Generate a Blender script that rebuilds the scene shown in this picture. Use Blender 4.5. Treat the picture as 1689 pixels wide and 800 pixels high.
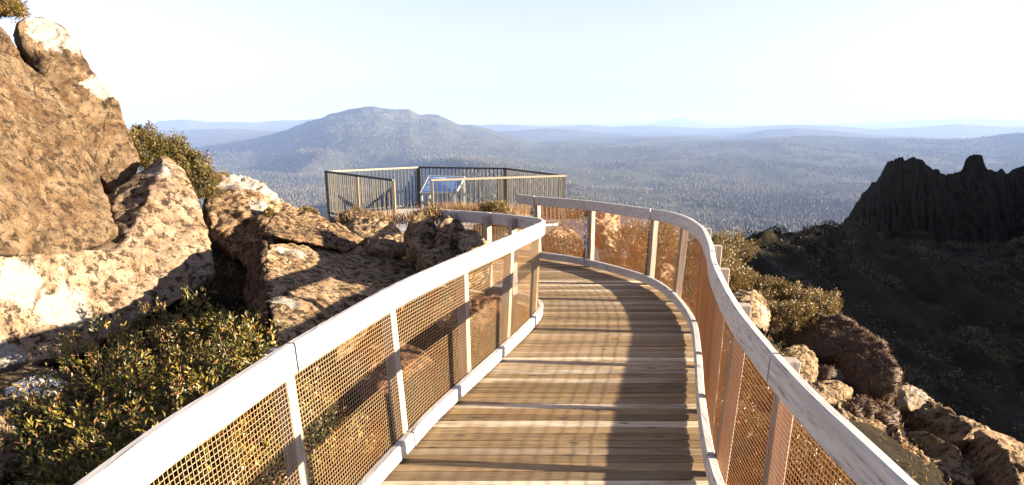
import bpy, bmesh, math, random
import numpy as np
from mathutils import Vector
R = math.radians
random.seed(7); rng = np.random.default_rng(7)
sc = bpy.context.scene
for o in list(bpy.data.objects): bpy.data.objects.remove(o)

# ------------------------------------------------------------------ camera, light, exposure
F, CX, CY, HY, H = 1126.0, 860.0, 500.0, 205.0, 2.3       # lens in photo pixels (1689 x 800), eye height over the deck
PITCH = math.atan((CY - HY) / F)
cam = bpy.data.cameras.new('camera'); co = bpy.data.objects.new('camera', cam)
sc.collection.objects.link(co); sc.camera = co
co.location = (0, 0, H); co.rotation_euler = (math.pi/2 - PITCH, 0, 0)
cam.sensor_fit = 'HORIZONTAL'; cam.sensor_width = 36; cam.lens = 36 * F / 1689
cam.shift_x = -(CX - 844.5) / 1689; cam.shift_y = (CY - 400) / 1689
cam.clip_start = 0.05; cam.clip_end = 80000

SUN_EL, SUN_AZ = R(12.0), R(-5.0)          # azimuth from +X towards +Y
sd = Vector((math.cos(SUN_EL)*math.cos(SUN_AZ), math.cos(SUN_EL)*math.sin(SUN_AZ), math.sin(SUN_EL)))
w = bpy.data.worlds.new('World'); sc.world = w; w.use_nodes = True
nt = w.node_tree; bg = nt.nodes['Background']
sky = nt.nodes.new('ShaderNodeTexSky'); sky.sky_type = 'NISHITA'; sky.sun_disc = False
sky.sun_elevation = SUN_EL; sky.sun_rotation = math.pi/2 - SUN_AZ
sky.altitude = 1100; sky.air_density = 1.0; sky.dust_density = 1.5; sky.ozone_density = 4.0
hs = nt.nodes.new('ShaderNodeHueSaturation'); hs.inputs['Saturation'].default_value = .5; nt.links.new(sky.outputs[0], hs.inputs['Color'])
tn_ = nt.nodes.new('ShaderNodeMix'); tn_.data_type = 'RGBA'; tn_.blend_type = 'MULTIPLY'; tn_.inputs[0].default_value = 1; tn_.inputs[7].default_value = (1.03, .945, 1.05, 1)   # blue muted and tinted slightly lavender
nt.links.new(hs.outputs[0], tn_.inputs[6]); nt.links.new(tn_.outputs[2], bg.inputs[0]); bg.inputs[1].default_value = 0.040
sl = bpy.data.lights.new('sun', 'SUN'); sl.energy = 5.0; sl.angle = R(0.5); sl.color = (1.0, 0.82, 0.60)
so = bpy.data.objects.new('sun', sl); sc.collection.objects.link(so)
so.rotation_euler = sd.to_track_quat('Z', 'Y').to_euler()
sc.view_settings.view_transform = 'Standard'; sc.view_settings.look = 'None'
sc.view_settings.gamma = 1.0; sc.view_settings.use_curve_mapping = False
sc.view_settings.exposure = 3.02
sc.cycles.max_bounces = 6; sc.cycles.diffuse_bounces = 3; sc.cycles.volume_bounces = 0
sc.cycles.transparent_max_bounces = 8
sc.cycles.use_denoising = True
sc.cycles.volume_max_steps = 64

# ------------------------------------------------------------------ helpers
def ray(x, y):
    a = (x - CX) / F; b = -(y - CY) / F
    return np.array([a, math.cos(PITCH) + b*math.sin(PITCH), -math.sin(PITCH) + b*math.cos(PITCH)])
def atz(x, y, z):
    r = ray(x, y); return (r * (z - H) / r[2])[:2]
def atY(x, y, Y):
    r = ray(x, y); return r * Y / r[1] + np.array([0, 0, H])

def tag(o, label=None, cat=None, group=None, kind=None):
    if label: o['label'] = label
    if cat: o['category'] = cat
    if group: o['group'] = group
    if kind: o['kind'] = kind
    return o
def empty(name, loc=(0, 0, 0), **k):
    o = bpy.data.objects.new(name, None); sc.collection.objects.link(o); o.location = loc
    o.empty_display_size = 0.2
    return tag(o, **k)
def mesh_np(name, V, Fc, mat, parent=None, smooth=False, col=None, origin=None):
    """V (n,3); Fc list of index arrays all with same count per array -> one mesh"""
    V = np.asarray(V, dtype=np.float64)
    if parent is not None: V = V - np.array(parent.matrix_world.translation if parent.parent else parent.location)
    elif origin is not None: V = V - np.array(origin)
    me = bpy.data.meshes.new(name)
    if not isinstance(Fc, list): Fc = [Fc]
    Fc = [np.asarray(f, dtype=np.int64) for f in Fc if len(f)]
    nl = sum(f.size for f in Fc); npoly = sum(len(f) for f in Fc)
    me.vertices.add(len(V)); me.vertices.foreach_set('co', V.ravel())
    me.loops.add(nl); me.loops.foreach_set('vertex_index', np.concatenate([f.ravel() for f in Fc]))
    tot = np.concatenate([np.full(len(f), f.shape[1]) for f in Fc]); st = np.concatenate([[0], np.cumsum(tot)[:-1]])
    me.polygons.add(npoly); me.polygons.foreach_set('loop_start', st); me.polygons.foreach_set('loop_total', tot)
    me.polygons.foreach_set('use_smooth', np.full(npoly, smooth))
    if col is not None:
        a = me.color_attributes.new('tint', 'FLOAT_COLOR', 'POINT')
        c = np.ones((len(V), 4)); c[:, :3] = np.asarray(col).reshape(len(V), -1)
        a.data.foreach_set('color', c.ravel())
    me.update(calc_edges=True); me.validate()
    me.materials.append(mat)
    o = bpy.data.objects.new(name, me); sc.collection.objects.link(o)
    if parent is not None: o.parent = parent
    elif origin is not None: o.location = origin
    return o

class MB:
    def __init__(s): s.V = []; s.F = []; s.C = []; s.n = 0
    def add(s, v, f, c=(1, 1, 1)):
        v = np.asarray(v, float); s.V.append(v); s.F.append(np.asarray(f, int) + s.n); s.n += len(v)
        s.C.append(np.tile(np.asarray(c, float), (len(v), 1)))
    BF = [[0, 1, 2, 3], [7, 6, 5, 4], [0, 4, 5, 1], [1, 5, 6, 2], [2, 6, 7, 3], [3, 7, 4, 0]]
    def hexa(s, P, c=(1, 1, 1)): s.add(P, s.BF, c)
    def box(s, a, b, c=(1, 1, 1)):
        x0, y0, z0 = a; x1, y1, z1 = b
        s.hexa([(x0,y0,z0),(x0,y1,z0),(x1,y1,z0),(x1,y0,z0),(x0,y0,z1),(x0,y1,z1),(x1,y1,z1),(x1,y0,z1)], c)
    def bar(s, p, q, wx, wy, side=None, c=(1, 1, 1)):
        p = np.asarray(p, float); q = np.asarray(q, float); d = q - p; d /= np.linalg.norm(d)
        a = np.asarray(side if side is not None else (0, 0, 1.0), float)
        if abs(np.dot(a, d)) > .98: a = np.array([1., 0, 0])
        a = a - np.dot(a, d)*d; a /= np.linalg.norm(a); b = np.cross(d, a)
        P = [t + sx*a*wx/2 + sy*b*wy/2 for t in (p, q) for sx, sy in ((-1,-1),(-1,1),(1,1),(1,-1))]
        s.hexa(P, c)
    def build(s, name, mat, parent=None, smooth=False, col=False, bevel=0, origin=None):
        o = mesh_np(name, np.concatenate(s.V), np.concatenate(s.F), mat, parent, smooth, np.concatenate(s.C) if col else None, origin)
        if bevel:
            m = o.modifiers.new('bevel', 'BEVEL'); m.width = bevel; m.segments = 2; m.limit_method = 'ANGLE'
        return o

def hsh(ix, iy, iz, seed):
    h = (ix.astype(np.int64)*374761393 + iy.astype(np.int64)*668265263 + iz.astype(np.int64)*2147483647 + seed*1274126177) & 0xffffffff
    h = ((h ^ (h >> 13)) * 1274126177) & 0xffffffff
    return ((h ^ (h >> 16)) & 0xffff) / 32767.5 - 1.0
def vnoise(P, seed=0):
    P = np.asarray(P, float); i = np.floor(P).astype(np.int64); f = P - i; f = f*f*f*(f*(f*6-15)+10)
    r = 0
    for dx in (0, 1):
        for dy in (0, 1):
            for dz in (0, 1):
                wgt = (f[:, 0] if dx else 1-f[:, 0])*(f[:, 1] if dy else 1-f[:, 1])*(f[:, 2] if dz else 1-f[:, 2])
                r = r + wgt*hsh(i[:, 0]+dx, i[:, 1]+dy, i[:, 2]+dz, seed)
    return r
def fbm(P, oct=4, seed=0, gain=.5):
    P = np.asarray(P, float); a = 1; r = 0
    for k in range(oct):
        r = r + a*vnoise(P*(2.03**k) + k*17.3, seed+k); a *= gain
    return r
def fbm2(x, y, s, oct=4, seed=0, gain=.5):
    return fbm(np.stack([x.ravel()/s, y.ravel()/s, np.zeros(x.size)+.37], 1), oct, seed, gain).reshape(x.shape)

def smooth_curve(pts, n=None, step=.04):
    P = np.array(pts, float); m = len(P)
    d = np.concatenate([[0], np.cumsum(np.linalg.norm(np.diff(P, axis=0), axis=1)**.5)])
    # Catmull-Rom (centripetal) via Hermite tangents
    T = np.zeros_like(P)
    for i in range(m):
        a, b = max(i-1, 0), min(i+1, m-1)
        T[i] = (P[b]-P[a])/(d[b]-d[a])
    out = []
    for i in range(m-1):
        h = d[i+1]-d[i]
        for t in np.linspace(0, 1, 24, endpoint=False):
            out.append((2*t**3-3*t**2+1)*P[i] + (t**3-2*t*t+t)*h*T[i] + (-2*t**3+3*t*t)*P[i+1] + (t**3-t*t)*h*T[i+1])
    out.append(P[-1]); out = np.array(out)
    s = np.concatenate([[0], np.cumsum(np.linalg.norm(np.diff(out, axis=0), axis=1))])
    n = n or max(2, int(s[-1]/step)); u = np.linspace(0, s[-1], n)
    return np.stack([np.interp(u, s, out[:, k]) for k in range(P.shape[1])], 1)

# ------------------------------------------------------------------ materials
class M:
    def __init__(s, name, rough=.8, spec=.3):
        s.m = bpy.data.materials.new(name); s.m.use_nodes = True; s.t = s.m.node_tree
        s.b = s.t.nodes['Principled BSDF']; s.b.inputs['Roughness'].default_value = rough
        s.b.inputs['Specular IOR Level'].default_value = spec
    def n(s, typ, **k):
        x = s.t.nodes.new(typ)
        for a, v in k.items(): setattr(x, a, v)
        return x
    def l(s, a, b): s.t.links.new(a, b)
    def coord(s, scale=(1, 1, 1), kind='Object'):
        tc = s.n('ShaderNodeTexCoord'); mp = s.n('ShaderNodeMapping'); s.l(tc.outputs[kind], mp.inputs[0])
        mp.inputs['Scale'].default_value = scale; return mp.outputs[0]
    def noise(s, vec, scale, detail=5, rough=.6, dist=0):
        x = s.n('ShaderNodeTexNoise'); x.inputs['Scale'].default_value = scale; x.inputs['Detail'].default_value = detail
        x.inputs['Roughness'].default_value = rough; x.inputs['Distortion'].default_value = dist
        s.l(vec, x.inputs['Vector']); return x.outputs[0]
    def ramp(s, fac, stops):
        r = s.n('ShaderNodeValToRGB'); e = r.color_ramp.elements
        while len(e) > 1: e.remove(e[-1])
        for i, (p, c) in enumerate(stops):
            q = e[0] if i == 0 else e.new(p)
            q.position = p; q.color = (*(c if hasattr(c, '__len__') else (c, c, c)), 1)
        s.l(fac, r.inputs[0]); return r.outputs[0]
    def mix(s, fac, a, b, blend='MIX'):
        x = s.n('ShaderNodeMix', data_type='RGBA', blend_type=blend)
        for v, i in ((fac, 0), (a, 6), (b, 7)):
            if hasattr(v, 'node'): s.l(v, x.inputs[i])
            elif i == 0: x.inputs[0].default_value = v
            else: x.inputs[i].default_value = (*v, 1)
        return x.outputs[2]
    def math(s, op, a, b=None, c=None):
        x = s.n('ShaderNodeMath', operation=op)
        for i, v in enumerate((a, b, c)):
            if v is None: continue
            if hasattr(v, 'node'): s.l(v, x.inputs[i])
            else: x.inputs[i].default_value = v
        return x.outputs[0]
    def bump(s, h, strength=.5, dist=.02, prev=None):
        x = s.n('ShaderNodeBump'); x.inputs['Strength'].default_value = strength; x.inputs['Distance'].default_value = dist
        s.l(h, x.inputs['Height'])
        if prev: s.l(prev, x.inputs['Normal'])
        return x.outputs[0]
    def out(s, col=None, nrm=None):
        if col is not None:
            if hasattr(col, 'node'): s.l(col, s.b.inputs['Base Color'])
            else: s.b.inputs['Base Color'].default_value = (*col, 1)
        if nrm: s.l(nrm, s.b.inputs['Normal'])
        return s.m
    def tint(s):
        a = s.n('ShaderNodeVertexColor'); a.layer_name = 'tint'; return a.outputs[0]

def rock_mat(name, base=(.20, .125, .07), pale=(.33, .24, .16), dark=(.03, .021, .014), white=.35, spots=.5, patches=(), wcol=(.40, .375, .335), ang=(.3, .2, .5)):
    m = M(name, .92, .12); v = m.coord(); K = .76
    base = tuple(q*K for q in base); pale = tuple(q*K for q in pale)
    dv = m.n('ShaderNodeTexNoise'); dv.inputs['Scale'].default_value = 3; dv.inputs['Detail'].default_value = 6; m.l(v, dv.inputs['Vector'])
    wv = m.n('ShaderNodeVectorMath', operation='MULTIPLY_ADD'); m.l(dv.outputs['Color'], wv.inputs[0]); wv.inputs[1].default_value = (.16, .16, .16); m.l(v, wv.inputs[2]); w = wv.outputs[0]
    big = m.noise(v, .9, 6, .6, .4); mid = m.noise(v, 4.5, 10, .7); fine = m.noise(v, 30, 6, .75); grain = m.noise(v, 90, 4, .7)
    c = m.mix(m.ramp(big, [(.38, 0), (.62, 1)]), base, pale)
    c = m.mix(m.ramp(mid, [(.44, 0), (.58, .8)]), c, tuple(min(1, q*1.45) for q in pale))
    c = m.mix(m.ramp(m.noise(w, 2.3, 8, .7), [(.5, 0), (.62, .7)]), c, (base[0]*1.2, base[1]*.98, base[2]*.7))
    c = m.mix(m.ramp(grain, [(.35, .45), (.5, 0)]), c, tuple(q*.4 for q in base))
    lo = .59 - .15*spots
    c = m.mix(m.ramp(m.noise(w, 9.5, 9, .74), [(lo, 0), (lo+.05, .92)]), c, dark)
    c = m.mix(m.ramp(fine, [(.585-.09*spots, 0), (.66-.08*spots, .85*min(1, .35+spots))]), c, dark)
    mp = m.n('ShaderNodeMapping'); m.l(w, mp.inputs[0]); mp.inputs['Rotation'].default_value = ang; mp.inputs['Scale'].default_value = (3.5, 3.5, .8)
    st = m.noise(mp.outputs[0], 2.6, 6, .65)
    c = m.mix(m.ramp(st, [(.63, 0), (.66, .92)]), c, dark)
    # hairline cracks
    vo = m.n('ShaderNodeTexVoronoi', feature='DISTANCE_TO_EDGE'); vo.inputs['Scale'].default_value = .75; m.l(w, vo.inputs['Vector'])
    ck = m.ramp(vo.outputs['Distance'], [(.004, 1), (.012, 0)])
    c = m.mix(m.math('MULTIPLY', ck, m.ramp(big, [(.52, 0), (.62, .9)])), c, dark)
    # white lichen: broken crusts
    th = .755 - .33*white
    wf = m.ramp(m.noise(w, 1.7, 11, .76), [(th, 0), (th+.035, 1)])
    wf2 = m.ramp(m.noise(w, 9, 8, .75), [(.70-.12*white, 0), (.73-.12*white, .8)])
    f = m.math('MAXIMUM', wf, wf2)
    for (px, py, pz, pr) in patches:
        vd = m.n('ShaderNodeVectorMath', operation='DISTANCE'); m.l(v, vd.inputs[0]); vd.inputs[1].default_value = (px, py, pz)
        q = m.math('ADD', m.math('DIVIDE', vd.outputs['Value'], pr), m.math('MULTIPLY', m.math('SUBTRACT', m.noise(v, 4, 11, .8), .5), 3.2))
        f = m.math('MAXIMUM', f, m.ramp(q, [(.85, .95), (1.0, 0)]))
    f = m.math('MULTIPLY', f, m.ramp(m.noise(v, 22, 6, .8), [(.36, .25), (.44, 1)]))
    wc = m.mix(m.ramp(fine, [(.4, 0), (.65, 1)]), wcol, tuple(q*.5 for q in wcol))
    c = m.mix(f, c, wc)
    hgt = m.math('ADD', m.math('MULTIPLY', m.noise(w, 5, 10, .72), 1.0), m.math('MULTIPLY', fine, .4))
    hgt = m.math('SUBTRACT', hgt, m.math('MULTIPLY', ck, .3)); hgt = m.math('SUBTRACT', hgt, m.math('MULTIPLY', m.ramp(st, [(.58, 0), (.66, 1)]), .4))
    nrm = m.bump(hgt, 1.0, .10); nrm = m.bump(m.noise(w, 17, 8, .8), .8, .03, nrm)
    return m.out(c, nrm)

def wood_mat(name, a, b, dark, axis=0, tintmul=True, knots=True, scale=1., glossy=.75, speck=0.0):
    m = M(name, glossy, .25); sclv = [22*scale]*3; sclv[axis] = 1.1*scale
    v = m.coord(tuple(sclv)); u = m.coord()
    if tintmul:
        t = m.tint(); sep = m.n('ShaderNodeSeparateColor'); m.l(t, sep.inputs[0])
        ad = m.n('ShaderNodeVectorMath', operation='MULTIPLY_ADD'); m.l(t, ad.inputs[0]); ad.inputs[1].default_value = (37, 91, 53); m.l(v, ad.inputs[2]); v = ad.outputs[0]
    g = m.noise(v, 1.0, 6, .65, .6); g2 = m.noise(v, 3.2, 4, .6, .2)
    c = m.mix(m.ramp(g, [(.32, 0), (.66, 1)]), a, b)
    c = m.mix(m.ramp(g2, [(.54, 0), (.66, .75)]), c, dark)
    if tintmul:
        # red = brightness, green = white share, bleaching plus painted sun glint
        c = m.mix(m.math('MULTIPLY', sep.outputs[1], m.ramp(m.noise(m.coord((1.1, 9, 1)), 1.3, 6, .65), [(.36, .15), (.6, 1)])), c, (.44, .38, .29))
        br = m.math('ADD', .55, m.math('MULTIPLY', sep.outputs[0], .9))
        cb = m.n('ShaderNodeCombineColor'); [m.l(br, cb.inputs[i]) for i in range(3)]
        c = m.mix(1.0, c, cb.outputs[0], 'MULTIPLY')
    if knots:
        vo = m.n('ShaderNodeTexVoronoi'); sv = [5.5]*3; sv[axis] = 2.2; m.l(m.coord(tuple(sv)), vo.inputs['Vector']); vo.inputs['Scale'].default_value = 1
        vd = m.math('ADD', vo.outputs['Distance'], m.math('MULTIPLY', m.noise(u, 40, 3, .5), .12))
        c = m.mix(m.ramp(vd, [(.13, .75), (.19, 0)]), c, dark)
    nrm = m.bump(m.math('ADD', g, m.math('MULTIPLY', g2, .5)), .5, .004)
    return m.out(c, nrm)

def leaf_mat(name, trans=.25, rough=.45):
    m = M(name, rough, .4); t = m.mix(1.0, m.tint(), (.78, .78, .78), 'MULTIPLY'); m.out(t)
    tr = m.n('ShaderNodeBsdfTranslucent'); m.l(t, tr.inputs[0])
    mx = m.n('ShaderNodeMixShader'); mx.inputs[0].default_value = trans
    m.l(m.b.outputs[0], mx.inputs[1]); m.l(tr.outputs[0], mx.inputs[2])
    m.l(mx.outputs[0], m.t.nodes['Material Output'].inputs[0]); return m.m

MAT = {}
MAT['rail'] = wood_mat('weathered_handrail_wood', (.46, .445, .425), (.33, .32, .305), (.13, .12, .11), axis=1, tintmul=False)
MAT['post'] = wood_mat('weathered_post_wood', (.30, .27, .23), (.21, .185, .155), (.12, .10, .08), axis=2, tintmul=False, knots=False)
MAT['deck'] = wood_mat('deck_planks', (.205, .135, .064), (.12, .078, .036), (.035, .024, .012), axis=0)
MAT['pdeck'] = wood_mat('pale_platform_planks', (.50, .50, .50), (.42, .42, .43), (.25, .25, .26), axis=0, knots=False)
m = M('rusty_wire', .75, .3); v = m.coord()
MAT['wire'] = m.out(m.mix(m.ramp(m.noise(v, 3, 5, .6), [(.35, 0), (.65, 1)]), (.42, .165, .045), (.30, .16, .065)))
m = M('tan_wire', .7, .3); v = m.coord(); MAT['wire_l'] = m.out(m.mix(m.ramp(m.noise(v, 3, 5, .6), [(.35, 0), (.65, 1)]), (.33, .18, .075), (.30, .22, .125)))
m = M('dull_grey_wire', .6, .4); MAT['oldwire'] = m.out((.55, .52, .46))
m = M('dark_steel', .6, .4); MAT['steel'] = m.out((.03, .032, .025))
m = M('tan_baluster', .7, .3); v = m.coord(); MAT['balu'] = m.out(m.mix(m.noise(v, 6, 3), (.028, .027, .023), (.062, .056, .043)))
m = M('tan_rail', .7, .3); MAT['toprail'] = m.out((.16, .14, .105))
m = M('galvanised_post', .5, .5); MAT['galv'] = m.out((.34, .35, .35))
MAT['leaf'] = leaf_mat('shrub_leaves', .2, .4); MAT['grass'] = leaf_mat('dry_grass', .35, .6); MAT['tuft'] = leaf_mat('cushion_tufts', .15, .8)
m = M('twig_bark', .9, .2); MAT['twig'] = m.out((.10, .07, .045))

# ------------------------------------------------------------------ ground sheets
CP = [(-9,-6,-.6),(0,-6,-.7),(9,-6,-3),(-6,0,-.3),(-6,5,-.3),(-6.5,8,0),(-3,2,-.45),(-3,4.5,-.45),(-2.5,7,-.45),(-2,10,-.4),(-5,11,.2),(-3,12,-.1),(-2,13.3,-.5),
      (-4,15,-.4),(-3,19,-1.6),(-1,19.5,-1.8),(1.5,16,-1.2),(-8,14,.5),(-14,8,3),(-16,0,3),(-9,20,-2),(-3,26,-9),(-12,30,-10),(0,0,-.6),(0,5,-.6),(-.5,9,-.6),(-.9,14.2,.35),(-.2,13.8,.35),(.3,13.5,.15),(.8,14,-.3),(-1.2,11.5,-.5),(0,10.8,-.5),
      (1,18,-2),(2.6,5,-.9),(3,8,-.9),(1.5,12.6,-.4),(3,11,-.7),(2.7,9,-.7),(4.6,7,-1.35),(5,10,-1.6),(4,13,-1.2),(6,14,-2.1),(8,14,-4.2),(3,2,-1.4),(5,4,-2),(9,5,-4),(7.5,8,-3),(12,9,-8),
      (10,20,-12),(20,12,-16),(18,24,-20),(4,20,-4),(5,30,-12),(0,35,-15),(12,34,-16)]
for (x, y, Y) in [(1165,410,50),(1210,402,56),(1250,397,60),(1300,392,68),(1335,388,78),(1370,378,90),(1395,368,100),(1100,415,52),(1250,435,44),(1300,470,46),(1400,420,80),(1400,520,54),(1500,400,115),(1500,560,56),
                  (1600,500,78),(1689,400,110),(1689,600,58),(1600,640,46),(1500,640,42),(1450,395,125),(1500,405,135),(1600,410,145),(1689,400,150),(1750,400,155),(1620,420,110),(1500,480,80)]:
    CP.append(tuple(atY(x, y, Y)))
CP += [tuple(atY(*q_)) for q_ in ((1450,402,100),(1500,415,105),(1560,420,108),(1620,420,112),(1680,415,115))]
CP += [(200,235,-14),(215,180,36),(198,130,36),(182,95,33),(174,76,29),(162,50,6),(162,32,30),(160,12,4),(130,20,-14),(100,0,-30),(60,-20,-20),(260,140,-40),(30,10,-26),(60,22,-30),(20,100,-40),(40,130,-50),(0,90,-38),(80,170,-45),(60,240,-110),(150,290,-110),  # first points: unseen ridge on the right, shaped to shade the gully
       (-60,0,2),(-60,60,-12),(-30,-40,-4),(40,-60,-30),(0,160,-80),(-60,160,-80),(0,300,-150),(-100,300,-150),(300,300,-160),(-160,100,-60)]
CP = np.array(CP)
def tps_fit(P):
    n = len(P); S = 30.
    d = np.linalg.norm(P[:, None, :2]-P[None, :, :2], axis=2)/S
    K = np.where(d > 0, d**2*np.log(d+1e-12), 0) + np.eye(n)*1e-4
    A = np.zeros((n+3, n+3)); A[:n, :n] = K; Q = np.c_[np.ones(n), P[:, :2]/S]; A[:n, n:] = Q; A[n:, :n] = Q.T
    return np.linalg.solve(A, np.r_[P[:, 2], np.zeros(3)]), S
TW, TS = tps_fit(CP)
def ground(x, y):
    x = np.asarray(x, float); sh = x.shape; x = x.ravel(); y = np.asarray(y, float).ravel()
    out = np.zeros(len(x))
    for k in range(0, len(x), 20000):
        X = np.c_[x[k:k+20000], y[k:k+20000]]
        d = np.linalg.norm(X[:, None]-CP[None, :, :2], axis=2)/TS
        out[k:k+20000] = np.where(d > 0, d**2*np.log(d+1e-12), 0)@TW[:-3] + TW[-3] + X@TW[-2:]/TS
    dist = np.hypot(x, y-5); far = np.clip((dist-8)/60, 0, 1)
    out += fbm(np.c_[x/1.3, y/1.3, x*0], 4, 3)*(.06+.1*far) + fbm(np.c_[x/14, y/14, x*0], 6, 9, .6)*1.3*far + (np.abs(vnoise(np.c_[x/5, y/5, x*0], 19))+.5*np.abs(vnoise(np.c_[x/2.1, y/2.1, x*0], 18))-.95)*2.0*np.clip((dist-30)/40, 0, 1)
    return out.reshape(sh)

def grid_sheet(name, X, Y, Z, mat, smooth=True):
    n, m_ = X.shape; V = np.stack([X, Y, Z], 2).reshape(-1, 3)
    i = np.arange(n-1)[:, None]*m_ + np.arange(m_-1)[None]; i = i.ravel()
    return mesh_np(name, V, np.stack([i, i+1, i+m_+1, i+m_], 1), mat, smooth=smooth)

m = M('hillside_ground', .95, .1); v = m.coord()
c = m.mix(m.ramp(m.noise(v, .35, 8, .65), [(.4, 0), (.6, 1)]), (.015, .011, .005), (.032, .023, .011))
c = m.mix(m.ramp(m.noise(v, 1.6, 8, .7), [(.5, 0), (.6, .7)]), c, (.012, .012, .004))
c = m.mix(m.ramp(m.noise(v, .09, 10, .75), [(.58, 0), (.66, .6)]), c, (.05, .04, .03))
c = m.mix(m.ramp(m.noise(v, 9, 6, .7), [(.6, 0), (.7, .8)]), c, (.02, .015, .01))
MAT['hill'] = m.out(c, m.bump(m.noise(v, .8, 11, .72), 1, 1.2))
u = np.linspace(-1, 1, 420); gx = np.sign(u)*(np.abs(u)**2.6)*300 + 12*u
vv = np.linspace(0, 1, 420); gy = -30 + vv*60 + 300*vv**3.2
gx = gx + np.interp(gx, [-320, 0, 320], [-10, 0, 30])
X, Y = np.meshgrid(gx, gy, indexing='ij'); Z = ground(X, Y)
edge = np.clip(np.maximum(np.abs(X)-240, Y-250)/60, 0, 1); Z = Z*(1-edge) - 190*edge
deckzone = (np.abs(X) < 2.4) & (Y < 10); Z = np.where(deckzone, np.minimum(Z, -.38), Z)
def pathdist(x, y):
    ax, ay, bx_, by_ = .4, 10.6, -2.3, 14.6; t = np.clip(((x-ax)*(bx_-ax)+(y-ay)*(by_-ay))/((bx_-ax)**2+(by_-ay)**2), 0, 1)
    return np.hypot(x-ax-t*(bx_-ax), y-ay-t*(by_-ay))
Z = np.where(pathdist(X, Y) < 1.15, np.minimum(Z, -.3), Z)
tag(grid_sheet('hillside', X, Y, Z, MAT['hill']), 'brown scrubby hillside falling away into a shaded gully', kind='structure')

# lower flanks from the hilltop sheet down to the valley plain
th = np.linspace(0, 2*math.pi, 97)[None, :].repeat(14, 0); q = np.linspace(0, 1, 14)[:, None].repeat(97, 1)
rr = 200 + q*1300; FX = rr*np.sin(th)+40; FY = 120+rr*np.cos(th)
FZ = -200 - 290*q**.7 + fbm2(FX, FY, 130, 5, 4)*25
tag(grid_sheet('lower_flank', FX, FY, FZ, MAT['hill']), 'wooded lower flanks under the lookout', kind='structure')

# ------------------------------------------------------------------ valley, mountain and ranges
def prof(pts, D):
    a = np.array(pts, float); return (a[:, 0]-CX)/F, (HY-a[:, 1])/F*D + H
AZ = np.linspace(-1.15, 1.15, 620); RR = np.concatenate([np.geomspace(1300, 12500, 400), np.geomspace(12700, 48000, 110)])
A2, D2 = np.meshgrid(AZ, RR, indexing='ij'); VX, VY = A2*D2, D2
def valley_z(X, Y):
    a = X/np.maximum(Y, 1)
    z = -455 + fbm2(X, Y, 1500, 6, 21)*48 + fbm2(X, Y, 330, 4, 5)*7
    z += 45*np.clip((Y-4500)/5000, 0, 1)*(.5+.5*fbm2(X, Y*2.2, 2500, 3, 77))
    # broad step ridges right of centre
    for (yc, h_, a0, a1) in ((6200, 75, .05, .62), (8200, 85, -.1, .55), (4900, 40, -.1, .4)):
        yr = yc + 900*fbm2(X, X*0, 2200, 3, int(yc))
        t = (Y-yr)/330.; wd = 1/(1+np.exp(-(a-a0)/.04))*1/(1+np.exp((a-a1)/.04))
        z += h_*wd/(1+np.exp(-t))
    # gorge and ridge on the left, shaped to throw the long shadow
    wx = -.150*Y + 110*fbm2(X*0, Y, 800, 4, 31) - 60*np.clip((Y-5600)/1000, 0, 3)**2
    win = np.clip((Y-2200)/600, 0, 1)/(1+np.exp((Y-6500)/260))
    z -= 200/(1+np.exp((X-wx)/110))*win
    z += 160*np.exp(-((X-wx-230)/np.where(X > wx+230, 620, 210))**2)*win*(1+.16*fbm2(X, Y, 600, 4, 33))
    # a smaller spur further left
    z += 120*np.exp(-((X+.30*Y+250*fbm2(X*0, Y, 700, 3, 36))/200)**2)*np.exp(-((Y-7000)/700)**2)
    # mountain
    pa, pz = prof([(250,262),(330,243),(430,228),(470,217),(505,205),(540,195),(552,188),(575,184),(598,179),(632,177),(662,180),(683,181),(697,188),(728,190),(758,203),(800,210),(840,222),(900,238),(960,250),(1010,262)], 10500)
    pz = np.interp(a, pa, pz, left=-470, right=-470) + 455
    t = (Y-10500)/1.0
    fall = np.where(t < 0, np.exp(-(t/2600)**2), np.exp(-(t/1800)**2))
    crag = fbm2(X, Y, 420, 6, 50, .58)
    rid = 1-np.abs(fbm2(X, Y*.6, 900, 5, 60))
    z = z + np.maximum(pz-(z+455), 0)*fall*(.97+.16*(rid-.85)*(1-np.exp(-(t/500)**2))) + crag*np.clip(pz/500, 0, 1)*fall*26
    # dark flank rising on the right
    pa, pz = prof([(1180,262),(1300,252),(1400,246),(1500,240),(1560,234),(1620,226),(1689,214),(1760,204),(1900,190),(2100,180)], 9500)
    pz = np.interp(a, pa, pz, left=-470) + 455
    z += np.maximum(pz, 0)*np.exp(-((Y-9500)/1500)**2)*(1+.1*fbm2(X, Y, 900, 4, 8))
    # ranges
    for D, w_, pts, s_ in ((14500, 2000, [(180,228),(300,216),(380,212),(430,214),(520,222),(700,226),(850,214),(900,211),(960,215),(1040,222),(1100,228),(1180,226),(1250,214),(1300,211),(1360,215),(1430,222),(1500,225),(1600,232),(1700,240)], 1),
                      (22000, 3000, [(180,216),(250,208),(285,201),(325,197),(360,202),(400,200),(440,203),(500,199),(530,196),(600,200),(800,207),(850,205),(900,209),(960,206),(1010,209),(1060,207),(1120,210),(1200,211),(1280,206),(1360,208),(1420,212),(1500,209),(1560,205),(1640,209),(1700,207),(1900,206)], 2),
                      (38000, 6000, [(180,206),(700,206),(1060,204),(1085,199),(1112,194),(1140,200),(1170,205),(1290,206),(1420,203),(1480,199),(1560,197),(1650,199),(1750,197),(1900,200)], 3)):
        pa, pz = prof(pts, D); pz = np.interp(a, pa, pz) + 455
        fb = np.exp(-((Y-D)/w_)**2)
        z = np.maximum(z, -455 + np.maximum(pz, 0)*fb*(1+.05*fbm2(X, Y, D*.05, 4, s_)) + 10*fbm2(X, Y, 1500, 3, s_))
    return z
VZ = valley_z(VX, VY)
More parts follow.
